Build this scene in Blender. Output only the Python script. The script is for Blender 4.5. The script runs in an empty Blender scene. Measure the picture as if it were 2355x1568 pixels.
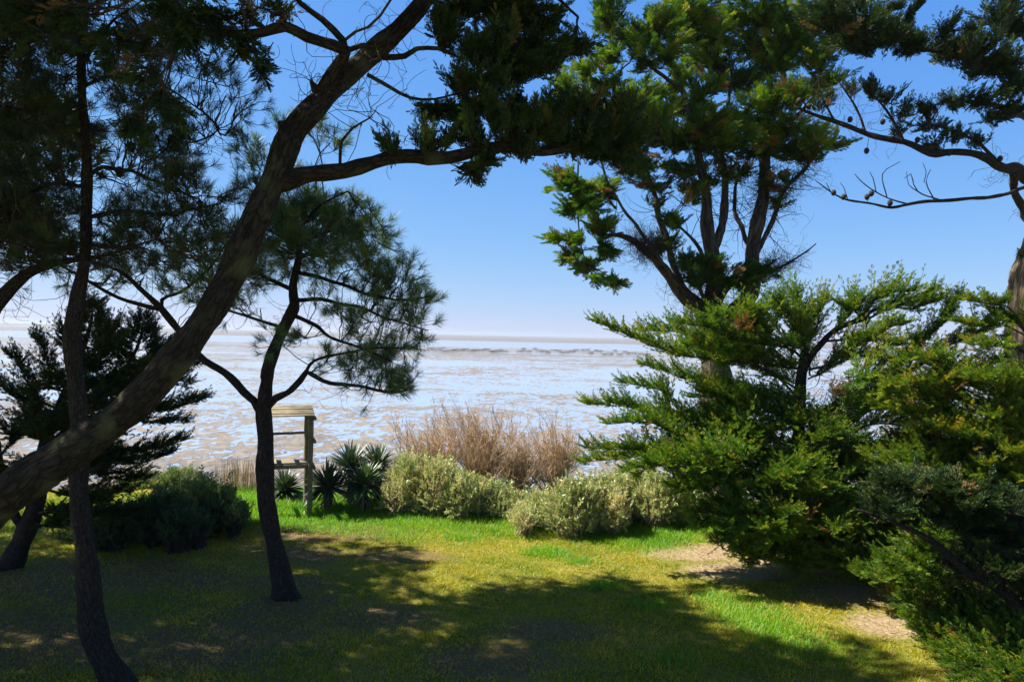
import bpy, math, random
import numpy as np
from mathutils import Vector, Matrix

R = math.radians
C = bpy.context.scene.collection
SC = bpy.context.scene

# ---------------------------------------------------------------- camera
CAM = np.array([0.0, 0.0, 4.5])
FPX, CX, CY = 1700.0, 1177.5, 784.0           # focal length and centre in a 2355 px wide picture
PITCH, ROLL = R(0.44), R(1.26)
cf = np.array([0, math.cos(PITCH), -math.sin(PITCH)])
cr0 = np.array([1.0, 0, 0]); cu0 = np.cross(cr0, cf)
cr = math.cos(ROLL) * cr0 + math.sin(ROLL) * cu0
cu = -math.sin(ROLL) * cr0 + math.cos(ROLL) * cu0
cd = bpy.data.cameras.new('camera'); cam = bpy.data.objects.new('camera', cd); C.objects.link(cam)
cd.sensor_fit = 'HORIZONTAL'; cd.sensor_width = 36; cd.lens = FPX / 2355 * 36
cd.clip_start = 0.1; cd.clip_end = 30000
cam.matrix_world = Matrix(((cr[0], cu[0], -cf[0], CAM[0]), (cr[1], cu[1], -cf[1], CAM[1]), (cr[2], cu[2], -cf[2], CAM[2]), (0, 0, 0, 1)))
SC.camera = cam

# ---------------------------------------------------------------- sky, sun, exposure
SUN_EL, SUN_AZ = R(50), R(-84)                 # azimuth from +Y, negative is to the left
w = bpy.data.worlds.new('World'); SC.world = w; w.use_nodes = True
nt = w.node_tree; bg = nt.nodes['Background']
sky = nt.nodes.new('ShaderNodeTexSky'); sky.sky_type = 'NISHITA'; sky.sun_disc = False
sky.sun_elevation = SUN_EL; sky.sun_rotation = SUN_AZ
sky.altitude = 0; sky.air_density = 1.0; sky.dust_density = 0.0; sky.ozone_density = 3.0
EXPO, SKY = 1.1, 0.13
# tone of the sky: a deeper blue overhead and a soft pale blue (not white) horizon, channel by channel
sp = nt.nodes.new('ShaderNodeSeparateColor'); cb = nt.nodes.new('ShaderNodeCombineColor'); nt.links.new(sky.outputs[0], sp.inputs[0])
for i, (a, pw) in enumerate(((.484, .90), (.614, .57), (.95, .20))):
    k = SKY * 1.275
    m1 = nt.nodes.new('ShaderNodeMath'); m1.operation = 'MULTIPLY'; m1.inputs[1].default_value = k; nt.links.new(sp.outputs[i], m1.inputs[0])
    m2 = nt.nodes.new('ShaderNodeMath'); m2.operation = 'POWER'; m2.inputs[1].default_value = pw; nt.links.new(m1.outputs[0], m2.inputs[0])
    m3 = nt.nodes.new('ShaderNodeMath'); m3.operation = 'MULTIPLY'; m3.inputs[1].default_value = a / (SKY * 2 ** EXPO); nt.links.new(m2.outputs[0], m3.inputs[0]); nt.links.new(m3.outputs[0], cb.inputs[i])
# towards the zenith it goes back to the plain darker sky
tcw = nt.nodes.new('ShaderNodeTexCoord'); sx = nt.nodes.new('ShaderNodeSeparateXYZ'); nt.links.new(tcw.outputs['Generated'], sx.inputs[0])
mr = nt.nodes.new('ShaderNodeMapRange'); mr.interpolation_type = 'SMOOTHSTEP'; mr.inputs[1].default_value = .40; mr.inputs[2].default_value = .72; nt.links.new(sx.outputs[2], mr.inputs[0])
dk = nt.nodes.new('ShaderNodeMixRGB'); dk.blend_type = 'MULTIPLY'; dk.inputs[0].default_value = 1; dk.inputs[2].default_value = (.26, .28, .32, 1); nt.links.new(sky.outputs[0], dk.inputs[1])
mxs = nt.nodes.new('ShaderNodeMixRGB'); nt.links.new(mr.outputs[0], mxs.inputs[0]); nt.links.new(cb.outputs[0], mxs.inputs[1]); nt.links.new(dk.outputs[0], mxs.inputs[2])
nt.links.new(mxs.outputs[0], bg.inputs[0]); bg.inputs[1].default_value = SKY
sd = bpy.data.lights.new('sun', 'SUN'); sun = bpy.data.objects.new('sun', sd); C.objects.link(sun)
sd.energy = 5.0; sd.angle = R(0.53); sd.color = (1.0, 0.94, 0.84)
sdir = Vector((math.sin(SUN_AZ) * math.cos(SUN_EL), math.cos(SUN_AZ) * math.cos(SUN_EL), math.sin(SUN_EL)))
sun.rotation_euler = sdir.to_track_quat('Z', 'Y').to_euler()
sun.location = (-20, 10, 30)
vs = SC.view_settings; vs.view_transform = 'Standard'; vs.look = 'None'; vs.gamma = 1; vs.exposure = EXPO
SC.render.engine = 'CYCLES'
cy = SC.cycles
cy.max_bounces = 6; cy.diffuse_bounces = 3; cy.glossy_bounces = 3; cy.transmission_bounces = 4; cy.volume_bounces = 0
cy.use_denoising = True; cy.denoising_input_passes = 'RGB_ALBEDO_NORMAL'; cy.denoising_prefilter = 'ACCURATE'; cy.caustics_reflective = False; cy.caustics_refractive = False

rng = np.random.default_rng(11)

# ---------------------------------------------------------------- helpers
def P(x, y, Y):
    """world point seen at picture position (x, y) of the 2355 px plan, Y metres away"""
    d = cf * FPX + cr * (x - CX) + cu * (CY - y)
    return CAM + d * (Y / d[1])

def G(x, y, z=0.0):
    d = cf * FPX + cr * (x - CX) + cu * (CY - y)
    return CAM + d * ((z - CAM[2]) / d[2])

def nrm(v):
    return v / np.maximum(np.linalg.norm(v, axis=-1, keepdims=True), 1e-9)

def snoise(x, y, s=1.0, seed=0):
    r = np.random.default_rng(seed); out = 0.0
    for k in range(6):
        a = r.uniform(0, 6.28); f = s * (1.0 + 0.7 * k); ph = r.uniform(0, 6.28)
        out = out + np.sin((x * math.cos(a) + y * math.sin(a)) * f + ph) / (1 + 0.5 * k)
    return out / 3.0

class MB:
    """collects vertices and faces (numpy) and links them as one mesh object"""
    def __init__(s):
        s.v = []; s.f = []; s.n = 0; s.tint = []; s.co = []
    def add(s, V, faces, mat=0, tint=0.5, co=None):
        V = np.asarray(V, float).reshape(-1, 3); m = len(V)
        s.v.append(V)
        for F in (faces if isinstance(faces, list) else [faces]):
            s.f.append((np.asarray(F, np.int64) + s.n, mat))
        s.tint.append(np.broadcast_to(np.asarray(tint, float), (m,)))
        s.co.append(V if co is None else co)
        s.n += m
        return s
    def mesh(s, name, mats, smooth=False):
        V = np.concatenate(s.v) if s.v else np.zeros((0, 3))
        me = bpy.data.meshes.new(name)
        me.vertices.add(len(V)); me.vertices.foreach_set('co', V.astype(np.float32).ravel())
        tot = [np.full(len(F), F.shape[1]) for F, _ in s.f]; tot = np.concatenate(tot)
        idx = np.concatenate([F.ravel() for F, _ in s.f])
        mi = np.concatenate([np.full(len(F), m) for F, m in s.f])
        me.loops.add(len(idx)); me.polygons.add(len(tot))
        me.loops.foreach_set('vertex_index', idx.astype(np.int32))
        me.polygons.foreach_set('loop_start', np.concatenate([[0], np.cumsum(tot)[:-1]]).astype(np.int32))
        me.polygons.foreach_set('material_index', mi.astype(np.int32))
        if smooth is True:
            me.polygons.foreach_set('use_smooth', np.ones(len(tot), bool))
        elif smooth is not False:                    # smooth only the material indices given
            me.polygons.foreach_set('use_smooth', np.isin(mi, smooth))
        a = me.attributes.new('tint', 'FLOAT', 'POINT'); a.data.foreach_set('value', np.concatenate(s.tint).astype(np.float32))
        a = me.attributes.new('tubeco', 'FLOAT_VECTOR', 'POINT'); a.data.foreach_set('vector', np.concatenate(s.co).astype(np.float32).ravel())
        for m in (mats if isinstance(mats, list) else [mats]): me.materials.append(m)
        me.update(calc_edges=True); me.validate()
        return me
    def build(s, name, mats, parent=None, smooth=False, origin=None):
        me = s.mesh(name, mats, smooth)
        o = bpy.data.objects.new(name, me); C.objects.link(o)
        if parent is not None:
            o.parent = parent
            me.transform(Matrix.Translation(-parent.location))
        elif origin is not None:
            me.transform(Matrix.Translation(-Vector(origin))); o.location = origin
        return o

def thing(name, label, cat, loc, group=None):
    o = bpy.data.objects.new(name, None); C.objects.link(o); o.location = Vector(loc); o.empty_display_size = 0.2
    return tag(o, label, cat, group)

def tag(o, label=None, cat=None, group=None, kind=None):
    if label: o['label'] = label
    if cat: o['category'] = cat
    if group: o['group'] = group
    if kind: o['kind'] = kind
    return o

def catmull(pts, rad, step):
    pts = np.asarray(pts, float); rad = np.asarray(rad, float)
    if len(pts) < 3:
        n = max(2, int(np.linalg.norm(pts[-1] - pts[0]) / step)); t = np.linspace(0, 1, n + 1)[:, None]
        return pts[0] + (pts[-1] - pts[0]) * t, rad[0] + (rad[-1] - rad[0]) * t[:, 0]
    p = np.vstack([2 * pts[0] - pts[1], pts, 2 * pts[-1] - pts[-2]]); out = []; ro = []
    for i in range(1, len(p) - 2):
        n = max(1, int(round(np.linalg.norm(p[i + 1] - p[i]) / step)))
        for k in range(n):
            t = k / n
            out.append(0.5 * (2 * p[i] + (p[i + 1] - p[i - 1]) * t + (2 * p[i - 1] - 5 * p[i] + 4 * p[i + 1] - p[i + 2]) * t * t + (3 * p[i] - p[i - 1] - 3 * p[i + 1] + p[i + 2]) * t ** 3))
            ro.append(rad[i - 1] + (rad[i] - rad[i - 1]) * t)
    out.append(pts[-1]); ro.append(rad[-1])
    return np.array(out), np.array(ro)

def tubes(Pn, Rn, sides):
    """many tubes at once: Pn (N,k,3), Rn (N,k) -> V, quads, tubeco"""
    N, k, _ = Pn.shape
    T = nrm(np.gradient(Pn, axis=1))
    ref = np.where(np.abs(T[:, :1, 2:3]) > 0.9, np.array([1.0, 0, 0]), np.array([0, 0, 1.0]))
    ref = np.broadcast_to(ref, T.shape)
    A = nrm(np.cross(T, ref)); B = np.cross(T, A)
    th = np.arange(sides) / sides * 2 * math.pi
    ca, sa = np.cos(th), np.sin(th)
    V = Pn[:, :, None, :] + Rn[:, :, None, None] * (ca[None, None, :, None] * A[:, :, None, :] + sa[None, None, :, None] * B[:, :, None, :])
    s = np.concatenate([np.zeros((N, 1)), np.cumsum(np.linalg.norm(np.diff(Pn, axis=1), axis=2), axis=1)], axis=1)
    co = np.stack([Rn[:, :, None] * ca, Rn[:, :, None] * sa, np.broadcast_to(s[:, :, None], (N, k, sides))], -1)
    i = np.arange(k - 1)[:, None] * sides; j = np.arange(sides)[None, :]; j2 = (j + 1) % sides
    q = np.stack([i + j, i + j2, i + sides + j2, i + sides + j], -1).reshape(-1, 4)
    F = (np.arange(N)[:, None, None] * (k * sides) + q[None]).reshape(-1, 4)
    return V.reshape(-1, 3), F, co.reshape(-1, 3)

def tube_into(mb, pts, rad, sides=10, step=0.12, rough=0.0, mat=0, seed=0, cap=True):
    p, r = catmull(pts, rad, step)
    if rough and len(p) > 6:                       # slightly crooked, with swellings
        rr = np.random.default_rng(seed + 900); u = np.concatenate([[0], np.cumsum(np.linalg.norm(np.diff(p, axis=0), axis=1))]); e = np.minimum(1, np.minimum(u, u[-1] - u) / .4)
        p = p.copy()
        for q in range(3): p += (rr.normal(0, 1, (1, 3)) * np.sin(u * rr.uniform(1.5, 6) / (.35 + 4 * r.max()) + rr.uniform(0, 6))[:, None]) * (r * .16 * e * rough / .05)[:, None].clip(0, .06)
        r = r * (1 + .07 * np.sin(u * 3.1 / (.2 + 2 * r.max()) + seed) * e + .05 * np.sin(u * 7.3 / (.2 + 2 * r.max()) + 2 * seed) * e)
    V, F, co = tubes(p[None], r[None], sides)
    if rough:
        k = len(p); a = np.tile(np.arange(sides), k); s = np.repeat(np.arange(k), sides)
        rr = np.random.default_rng(seed)
        n = np.zeros(k * sides)
        for q in range(5):
            n += np.sin(a / sides * 2 * math.pi * rr.integers(1, 7) + s * step * rr.uniform(-4, 4) + rr.uniform(0, 6)) * 0.5
        n += rr.normal(0, 0.55, k * sides)
        c = np.repeat(p, sides, 0); V = c + (V - c) * (1 + rough * n)[:, None]
    fs = [F]
    if cap:
        m = len(V)
        V = np.vstack([V, p[:1], p[-1:]]); co = np.vstack([co, [[0, 0, 0]], [[0, 0, 9]]])
        j = np.arange(sides); j2 = (j + 1) % sides; o = (len(p) - 1) * sides
        fs.append(np.stack([j2, j, np.full(sides, m)], -1)); fs.append(np.stack([o + j, o + j2, np.full(sides, m + 1)], -1))
    mb.add(V, fs, mat, 0.5, co)
    return p, r

def frames(D, roll):
    """rotation matrices whose Z column is D"""
    D = nrm(D)
    ref = np.where(np.abs(D[:, 2:3]) > 0.95, np.array([1.0, 0, 0]), np.array([0, 0, 1.0]))
    X = nrm(np.cross(ref, D)); Y = np.cross(D, X)
    c, s = np.cos(roll)[:, None], np.sin(roll)[:, None]
    return np.stack([c * X + s * Y, -s * X + c * Y, D], axis=2)

def scatter(mb, temp, pos, D, size, roll, tint, mat=0):
    TV, TF = temp
    M = frames(D, roll) * size[:, None, None]
    V = np.einsum('nij,kj->nki', M, TV) + pos[:, None, :]
    n, k = V.shape[:2]
    F = (np.arange(n)[:, None, None] * k + TF[None]).reshape(-1, TF.shape[1])
    mb.add(V.reshape(-1, 3), F, mat, np.repeat(tint, k))

# ---------------------------------------------------------------- leaf templates
def t_spray(seed, nb=5):
    """flattened scale-leaf spray of a cypress, 1 unit long along +Z, in the XZ plane"""
    r = np.random.default_rng(seed); V = []; F = []
    def dia(p, d, l, wd):
        d = d / np.linalg.norm(d); a = np.cross(d, r.normal(size=3)); a /= np.linalg.norm(a)
        i = len(V); V.extend([p, p + d * l * 0.45 + a * wd, p + d * l, p + d * l * 0.45 - a * wd]); F.append([i, i + 1, i + 2, i + 3])
    for i in range(nb):
        t = (i + 0.3) / nb; p = np.array([0, 0.05 * math.sin(3 * t), t * 0.8])
        for sgn in (-1, 1):
            a = r.uniform(0.5, 0.95); l = 0.5 * (1.05 - 0.65 * t) * r.uniform(0.8, 1.2)
            d = np.array([sgn * math.sin(a), r.uniform(-.25, .35), math.cos(a)])
            dia(p, d, l, 0.045)
            for k in range(2):
                q = p + d * l * (0.3 + 0.33 * k)
                dia(q, d + np.array([-sgn * r.uniform(.1, .9), r.uniform(-.5, .6), r.uniform(.1, .6)]), l * 0.55, 0.045)
    dia(np.array([0, 0, 0.1]), np.array([0, 0, 1.0]), 0.9, 0.05)
    return np.array(V), np.array(F)

def t_tuft(seed, n=46, wd=.014):
    """tuft of long pine needles round the end of a twig, 1 unit long needles"""
    r = np.random.default_rng(seed); V = []; F = []
    for i in range(n):
        a = r.uniform(0.15, 1.25); ph = r.uniform(0, 6.283); z0 = r.uniform(-0.35, 0.1)
        d = np.array([math.sin(a) * math.cos(ph), math.sin(a) * math.sin(ph), math.cos(a)])
        l = r.uniform(0.7, 1.05); s = np.cross(d, r.normal(size=3)); s = s / np.linalg.norm(s) * wd
        b = np.array([0, 0, z0]); bend = np.array([0, 0, -0.08 * math.sin(a)])
        i0 = len(V)
        V.extend([b - s * .6, b + s * .6, b + d * l * .55 + s, b + d * l * .55 - s, b + d * l + bend])
        F.append([i0, i0 + 1, i0 + 2, i0 + 3]); F.append([i0 + 3, i0 + 2, i0 + 4, i0 + 4])
    F = np.array(F)
    return np.array(V), F

def t_sprig(seed, n=16):
    """upright sprig of small oval leaves"""
    r = np.random.default_rng(seed); V = []; F = []
    for i in range(n):
        t = (i + .5) / n; ph = i * 2.4 + r.uniform(-.4, .4); a = r.uniform(.5, 1.2)
        d = np.array([math.sin(a) * math.cos(ph), math.sin(a) * math.sin(ph), math.cos(a)])
        p = np.array([0, 0, t * 0.85]); s = np.cross(d, r.normal(size=3)); s /= np.linalg.norm(s)
        l = 0.24 * r.uniform(.7, 1.2); i0 = len(V)
        V.extend([p, p + d * l * .5 + s * .055, p + d * l, p + d * l * .5 - s * .055]); F.append([i0, i0 + 1, i0 + 2, i0 + 3])
    i0 = len(V); V.extend([[-.012, 0, -.3], [.012, 0, -.3], [.006, 0, .9], [-.006, 0, .9]]); F.append([i0, i0 + 1, i0 + 2, i0 + 3])
    return np.array(V, float), np.array(F)

SPRAY = [t_spray(s) for s in (1, 2, 3)]
def tri_tuft(s, n=46, wd=.014):
    V, F = t_tuft(s, n, wd); q = F[F[:, 2] != F[:, 3]]; t = F[F[:, 2] == F[:, 3]][:, :3]
    T = np.vstack([q[:, [0, 1, 2]], q[:, [0, 2, 3]], t])
    return V, T
TUFT = [tri_tuft(s) for s in (5, 6, 7)]
TUFT_FEW = [tri_tuft(s, 13, .045) for s in (5, 6, 7)]      # for crowns outside the picture
SPRIG = [t_sprig(s) for s in (8, 9, 10)]

# ---------------------------------------------------------------- materials
def new_mat(name):
    m = bpy.data.materials.new(name); m.use_nodes = True
    n = m.node_tree; n.nodes.clear()
    return m, n, n.nodes.new('ShaderNodeOutputMaterial')

def N(nt, kind, **kw):
    n = nt.nodes.new('ShaderNode' + kind)
    for k, v in kw.items():
        if k.startswith('i_'): n.inputs[int(k[2:]) if k[2:].isdigit() else k[2:].replace('_', ' ')].default_value = v
        else: setattr(n, k, v)
    return n

def ramp(nt, src, stops, interp='LINEAR'):
    r = nt.nodes.new('ShaderNodeValToRGB'); r.color_ramp.interpolation = interp
    e = r.color_ramp.elements
    while len(e) < len(stops): e.new(0.5)
    for el, (p, c) in zip(e, stops):
        el.position = p; el.color = (*c, 1) if len(c) == 3 else c
    nt.links.new(src, r.inputs[0])
    return r.outputs[0]

def attr(nt, name, out='Fac'):
    return N(nt, 'Attribute', attribute_name=name).outputs[out]

def leaf_mat(name, stops, trans=0.35, tcol=(1.3, 1.5, 0.5), gloss=0.04, big=0.6):
    m, t, out = new_mat(name); L = t.links.new
    tint = attr(t, 'tint')
    geo = N(t, 'NewGeometry')
    ns = N(t, 'TexNoise', i_Scale=big, i_Detail=2.0); L(geo.outputs['Position'], ns.inputs['Vector'])
    ad = N(t, 'Math', operation='MULTIPLY_ADD', i_1=0.55, i_2=-0.27); L(ns.outputs[0], ad.inputs[0])
    ad2 = N(t, 'Math', operation='ADD', use_clamp=True); L(tint, ad2.inputs[0]); L(ad.outputs[0], ad2.inputs[1])
    # brown dead sprigs keep their tint above 1
    gt = N(t, 'Math', operation='GREATER_THAN', i_1=1.5); L(tint, gt.inputs[0])
    col = ramp(t, ad2.outputs[0], stops)
    mx = N(t, 'MixRGB', i_2=(0.22, 0.12, 0.042, 1)); L(gt.outputs[0], mx.inputs[0]); L(col, mx.inputs[1])
    d = N(t, 'BsdfDiffuse'); L(mx.outputs[0], d.inputs[0])
    mul = N(t, 'MixRGB', blend_type='MULTIPLY', i_0=1.0, i_2=(*tcol, 1)); L(mx.outputs[0], mul.inputs[1])
    tr = N(t, 'BsdfTranslucent'); L(mul.outputs[0], tr.inputs[0])
    mix = N(t, 'MixShader', i_0=trans); L(d.outputs[0], mix.inputs[1]); L(tr.outputs[0], mix.inputs[2])
    g = N(t, 'BsdfGlossy', i_Roughness=0.45); g.inputs[0].default_value = (1, 1, 1, 1)
    mix2 = N(t, 'MixShader', i_0=gloss); L(mix.outputs[0], mix2.inputs[1]); L(g.outputs[0], mix2.inputs[2])
    L(mix2.outputs[0], out.inputs[0])
    return m

def bark_mat(name, dark, light, scale=9.0, stretch=0.18, bump=0.9, moss=None):
    m, t, out = new_mat(name); L = t.links.new
    co = attr(t, 'tubeco', 'Vector')
    mp = N(t, 'Mapping'); mp.inputs['Scale'].default_value = (1, 1, stretch); L(co, mp.inputs[0])
    n1 = N(t, 'TexNoise', i_Scale=scale * 2.2, i_Detail=6.0, i_Roughness=0.65, i_Distortion=0.6); L(mp.outputs[0], n1.inputs['Vector'])
    n0 = N(t, 'TexNoise', i_Scale=scale, i_Detail=3.0); L(mp.outputs[0], n0.inputs['Vector']); dv = N(t, 'MixRGB', blend_type='ADD', i_0=.16); L(mp.outputs[0], dv.inputs[1]); L(n0.outputs[1], dv.inputs[2])
    v = N(t, 'TexVoronoi', feature='DISTANCE_TO_EDGE', i_Scale=scale * 1.6); L(dv.outputs[0], v.inputs['Vector'])
    h = N(t, 'Math', operation='MULTIPLY'); L(n1.outputs[0], h.inputs[0]); L(ramp(t, v.outputs[0], [(0.0, (.35,) * 3), (.22, (1,) * 3)]), h.inputs[1])
    col = ramp(t, h.outputs[0], [(0.15, dark), (0.6, light)])
    if moss:
        geo = N(t, 'NewGeometry'); n2 = N(t, 'TexNoise', i_Scale=3.0, i_Detail=4.0); L(geo.outputs['Position'], n2.inputs['Vector'])
        mx = N(t, 'MixRGB', i_2=(*moss, 1)); L(ramp(t, n2.outputs[0], [(.52, (0,) * 3), (.68, (.7,) * 3)]), mx.inputs[0]); L(col, mx.inputs[1]); col = mx.outputs[0]
    b = N(t, 'Bump', i_Strength=bump, i_Distance=0.03); L(h.outputs[0], b.inputs['Height'])
    p = N(t, 'BsdfPrincipled', i_Roughness=0.9); p.inputs['Specular IOR Level'].default_value = 0.2
    L(col, p.inputs['Base Color']); L(b.outputs[0], p.inputs['Normal']); L(p.outputs[0], out.inputs[0])
    return m

def wood_mat(name, dark, light):
    m, t, out = new_mat(name); L = t.links.new
    tc = N(t, 'TexCoord'); mp = N(t, 'Mapping'); mp.inputs['Scale'].default_value = (3, 22, 22); L(tc.outputs['Object'], mp.inputs[0])
    n1 = N(t, 'TexNoise', i_Scale=1.6, i_Detail=6.0, i_Roughness=.6); L(mp.outputs[0], n1.inputs['Vector'])
    n2 = N(t, 'TexNoise', i_Scale=2.5, i_Detail=3.0); L(tc.outputs['Object'], n2.inputs['Vector'])
    a = N(t, 'Math', operation='MULTIPLY_ADD', i_1=.5); L(n2.outputs[0], a.inputs[0]); a.inputs[2].default_value = -.25
    a2 = N(t, 'Math', operation='ADD'); L(n1.outputs[0], a2.inputs[0]); L(a.outputs[0], a2.inputs[1])
    b = N(t, 'Bump', i_Strength=.4, i_Distance=.01); L(n1.outputs[0], b.inputs['Height'])
    p = N(t, 'BsdfPrincipled', i_Roughness=.8); L(ramp(t, a2.outputs[0], [(.3, dark), (.7, light)]), p.inputs['Base Color']); L(b.outputs[0], p.inputs['Normal'])
    L(p.outputs[0], out.inputs[0])
    return m

def plain_mat(name, c1, c2, scale=4.0, rough=.9):
    m, t, out = new_mat(name); L = t.links.new
    tc = N(t, 'TexCoord'); n1 = N(t, 'TexNoise', i_Scale=scale, i_Detail=5.0); L(tc.outputs['Object'], n1.inputs['Vector'])
    p = N(t, 'BsdfPrincipled', i_Roughness=rough); L(ramp(t, n1.outputs[0], [(.35, c1), (.65, c2)]), p.inputs['Base Color'])
    L(p.outputs[0], out.inputs[0])
    return m

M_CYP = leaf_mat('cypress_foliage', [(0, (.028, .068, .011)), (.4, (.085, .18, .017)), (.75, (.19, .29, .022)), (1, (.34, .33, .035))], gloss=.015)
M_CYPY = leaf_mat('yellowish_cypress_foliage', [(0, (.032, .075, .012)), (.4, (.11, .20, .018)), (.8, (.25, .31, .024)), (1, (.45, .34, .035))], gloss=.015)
M_CYPD = leaf_mat('dark_and_shaded_cypress_foliage', [(0, (.012, .026, .011)), (.5, (.030, .058, .018)), (.9, (.06, .105, .022)), (1, (.12, .12, .03))], trans=.25, gloss=.02)  # dark green that also stands in for shade on the near boughs
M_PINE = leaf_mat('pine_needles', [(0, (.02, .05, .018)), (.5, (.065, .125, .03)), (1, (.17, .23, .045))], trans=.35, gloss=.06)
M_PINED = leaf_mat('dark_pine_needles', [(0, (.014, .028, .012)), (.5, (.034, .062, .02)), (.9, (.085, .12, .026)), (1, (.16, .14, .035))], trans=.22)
M_SHRUB = leaf_mat('grey_green_leaves', [(0, (.17, .22, .08)), (.35, (.36, .42, .15)), (.62, (.54, .55, .26)), (1, (.64, .52, .28))], trans=.35, tcol=(1.1, 1.15, .7), big=1.2)
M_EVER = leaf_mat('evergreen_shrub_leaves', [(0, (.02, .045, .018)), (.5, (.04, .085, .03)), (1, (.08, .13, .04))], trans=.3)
M_TAMG = leaf_mat('feathery_shrub_leaves', [(0, (.05, .09, .03)), (.5, (.10, .16, .05)), (1, (.22, .24, .09))], trans=.35)
M_GRASS = leaf_mat('grass_blades', [(0, (.09, .23, .010)), (.35, (.24, .32, .012)), (.68, (.48, .40, .02)), (1, (.64, .45, .07))], trans=.45, tcol=(1.2, 1.25, .4), gloss=.02, big=.5)
M_LUSH = leaf_mat('lush_grass', [(0, (.06, .26, .012)), (.5, (.17, .42, .014)), (1, (.36, .50, .018))], trans=.5, tcol=(1.2, 1.3, .4), gloss=.03, big=.9)
M_YUC = leaf_mat('yucca_leaves', [(0, (.025, .055, .03)), (.5, (.045, .09, .04)), (1, (.12, .18, .05))], trans=.15, gloss=.12)
M_DRYLEAF = leaf_mat('dry_yucca_leaves', [(0, (.12, .08, .04)), (1, (.28, .21, .11))], trans=.2, tcol=(1, 1, .8))
M_REED = leaf_mat('dry_reed_stems', [(0, (.22, .14, .07)), (1, (.42, .30, .16))], trans=.2, tcol=(1, 1, .8))
M_BARKA = bark_mat('furrowed_cypress_bark', (.009, .007, .005), (.055, .04, .028), 11, .3, 1.0, moss=(.10, .10, .045))
M_BARKB = bark_mat('scaly_pine_bark', (.015, .011, .010), (.075, .055, .045), 17, .28, 1.0)
M_BARKF = bark_mat('grey_cypress_bark', (.03, .024, .018), (.15, .115, .085), 7, .15, 1.0)
M_BARKH = bark_mat('pale_stringy_bark', (.06, .04, .025), (.34, .25, .155), 8, .08, 1.0)
M_TWIG = bark_mat('twig_bark', (.03, .023, .018), (.10, .075, .055), 20, .4, .3)
M_BROWN = bark_mat('reddish_twig_bark', (.36, .24, .14), (.72, .52, .33), 20, .4, .2)
M_CONE = plain_mat('cone_scales', (.022, .015, .011), (.07, .048, .032), 40)
M_WOOD = wood_mat('weathered_planks', (.13, .105, .065), (.40, .335, .215))
M_POST = wood_mat('round_posts', (.10, .08, .045), (.30, .245, .145))

# ---------------------------------------------------------------- setting: ground, mudflat, far land
def edge_y(x):
    return 20.6 + 0.7 * snoise(x, 0 * x, 0.35, 4)
def gz(x, y):
    z = 0.05 * snoise(x, y, 0.5, 1) + 0.018 * snoise(x, y, 2.3, 2)
    d = np.clip((y - edge_y(x)) / 5.5, 0, 1); d = d * d * (3 - 2 * d)
    return z * (1 - d) - 3.4 * d
SOIL = [(G(1590, 1272), 1.3, .45), (G(1720, 1312), 1.5, .45), (G(1800, 1300), 1.6, .55), (G(1660, 1262), 1.1, .5), (G(1960, 1365), 1.2, .7), (G(2060, 1440), 1.0, .6)]
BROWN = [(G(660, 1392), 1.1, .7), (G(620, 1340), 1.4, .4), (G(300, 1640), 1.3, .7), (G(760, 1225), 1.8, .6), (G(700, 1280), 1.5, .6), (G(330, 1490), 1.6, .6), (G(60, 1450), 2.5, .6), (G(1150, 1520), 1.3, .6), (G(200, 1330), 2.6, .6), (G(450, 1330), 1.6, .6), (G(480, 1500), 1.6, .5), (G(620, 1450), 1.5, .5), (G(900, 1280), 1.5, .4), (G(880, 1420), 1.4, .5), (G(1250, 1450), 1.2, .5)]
def blob(x, y, L):
    o = np.zeros_like(x)
    wob = 0.35 * snoise(x, y, 1.7, 9)
    for c, rx, ry in L:
        d = ((x - c[0]) / rx) ** 2 + ((y - c[1]) / (rx * ry)) ** 2
        o = np.maximum(o, np.clip(1.25 - d + wob, 0, 1))
    return o
def lush(x, y):
    return np.clip((y - 16.0 + 0.8 * snoise(x, y, 1.1, 6)) / 1.2, 0, 1)

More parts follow.
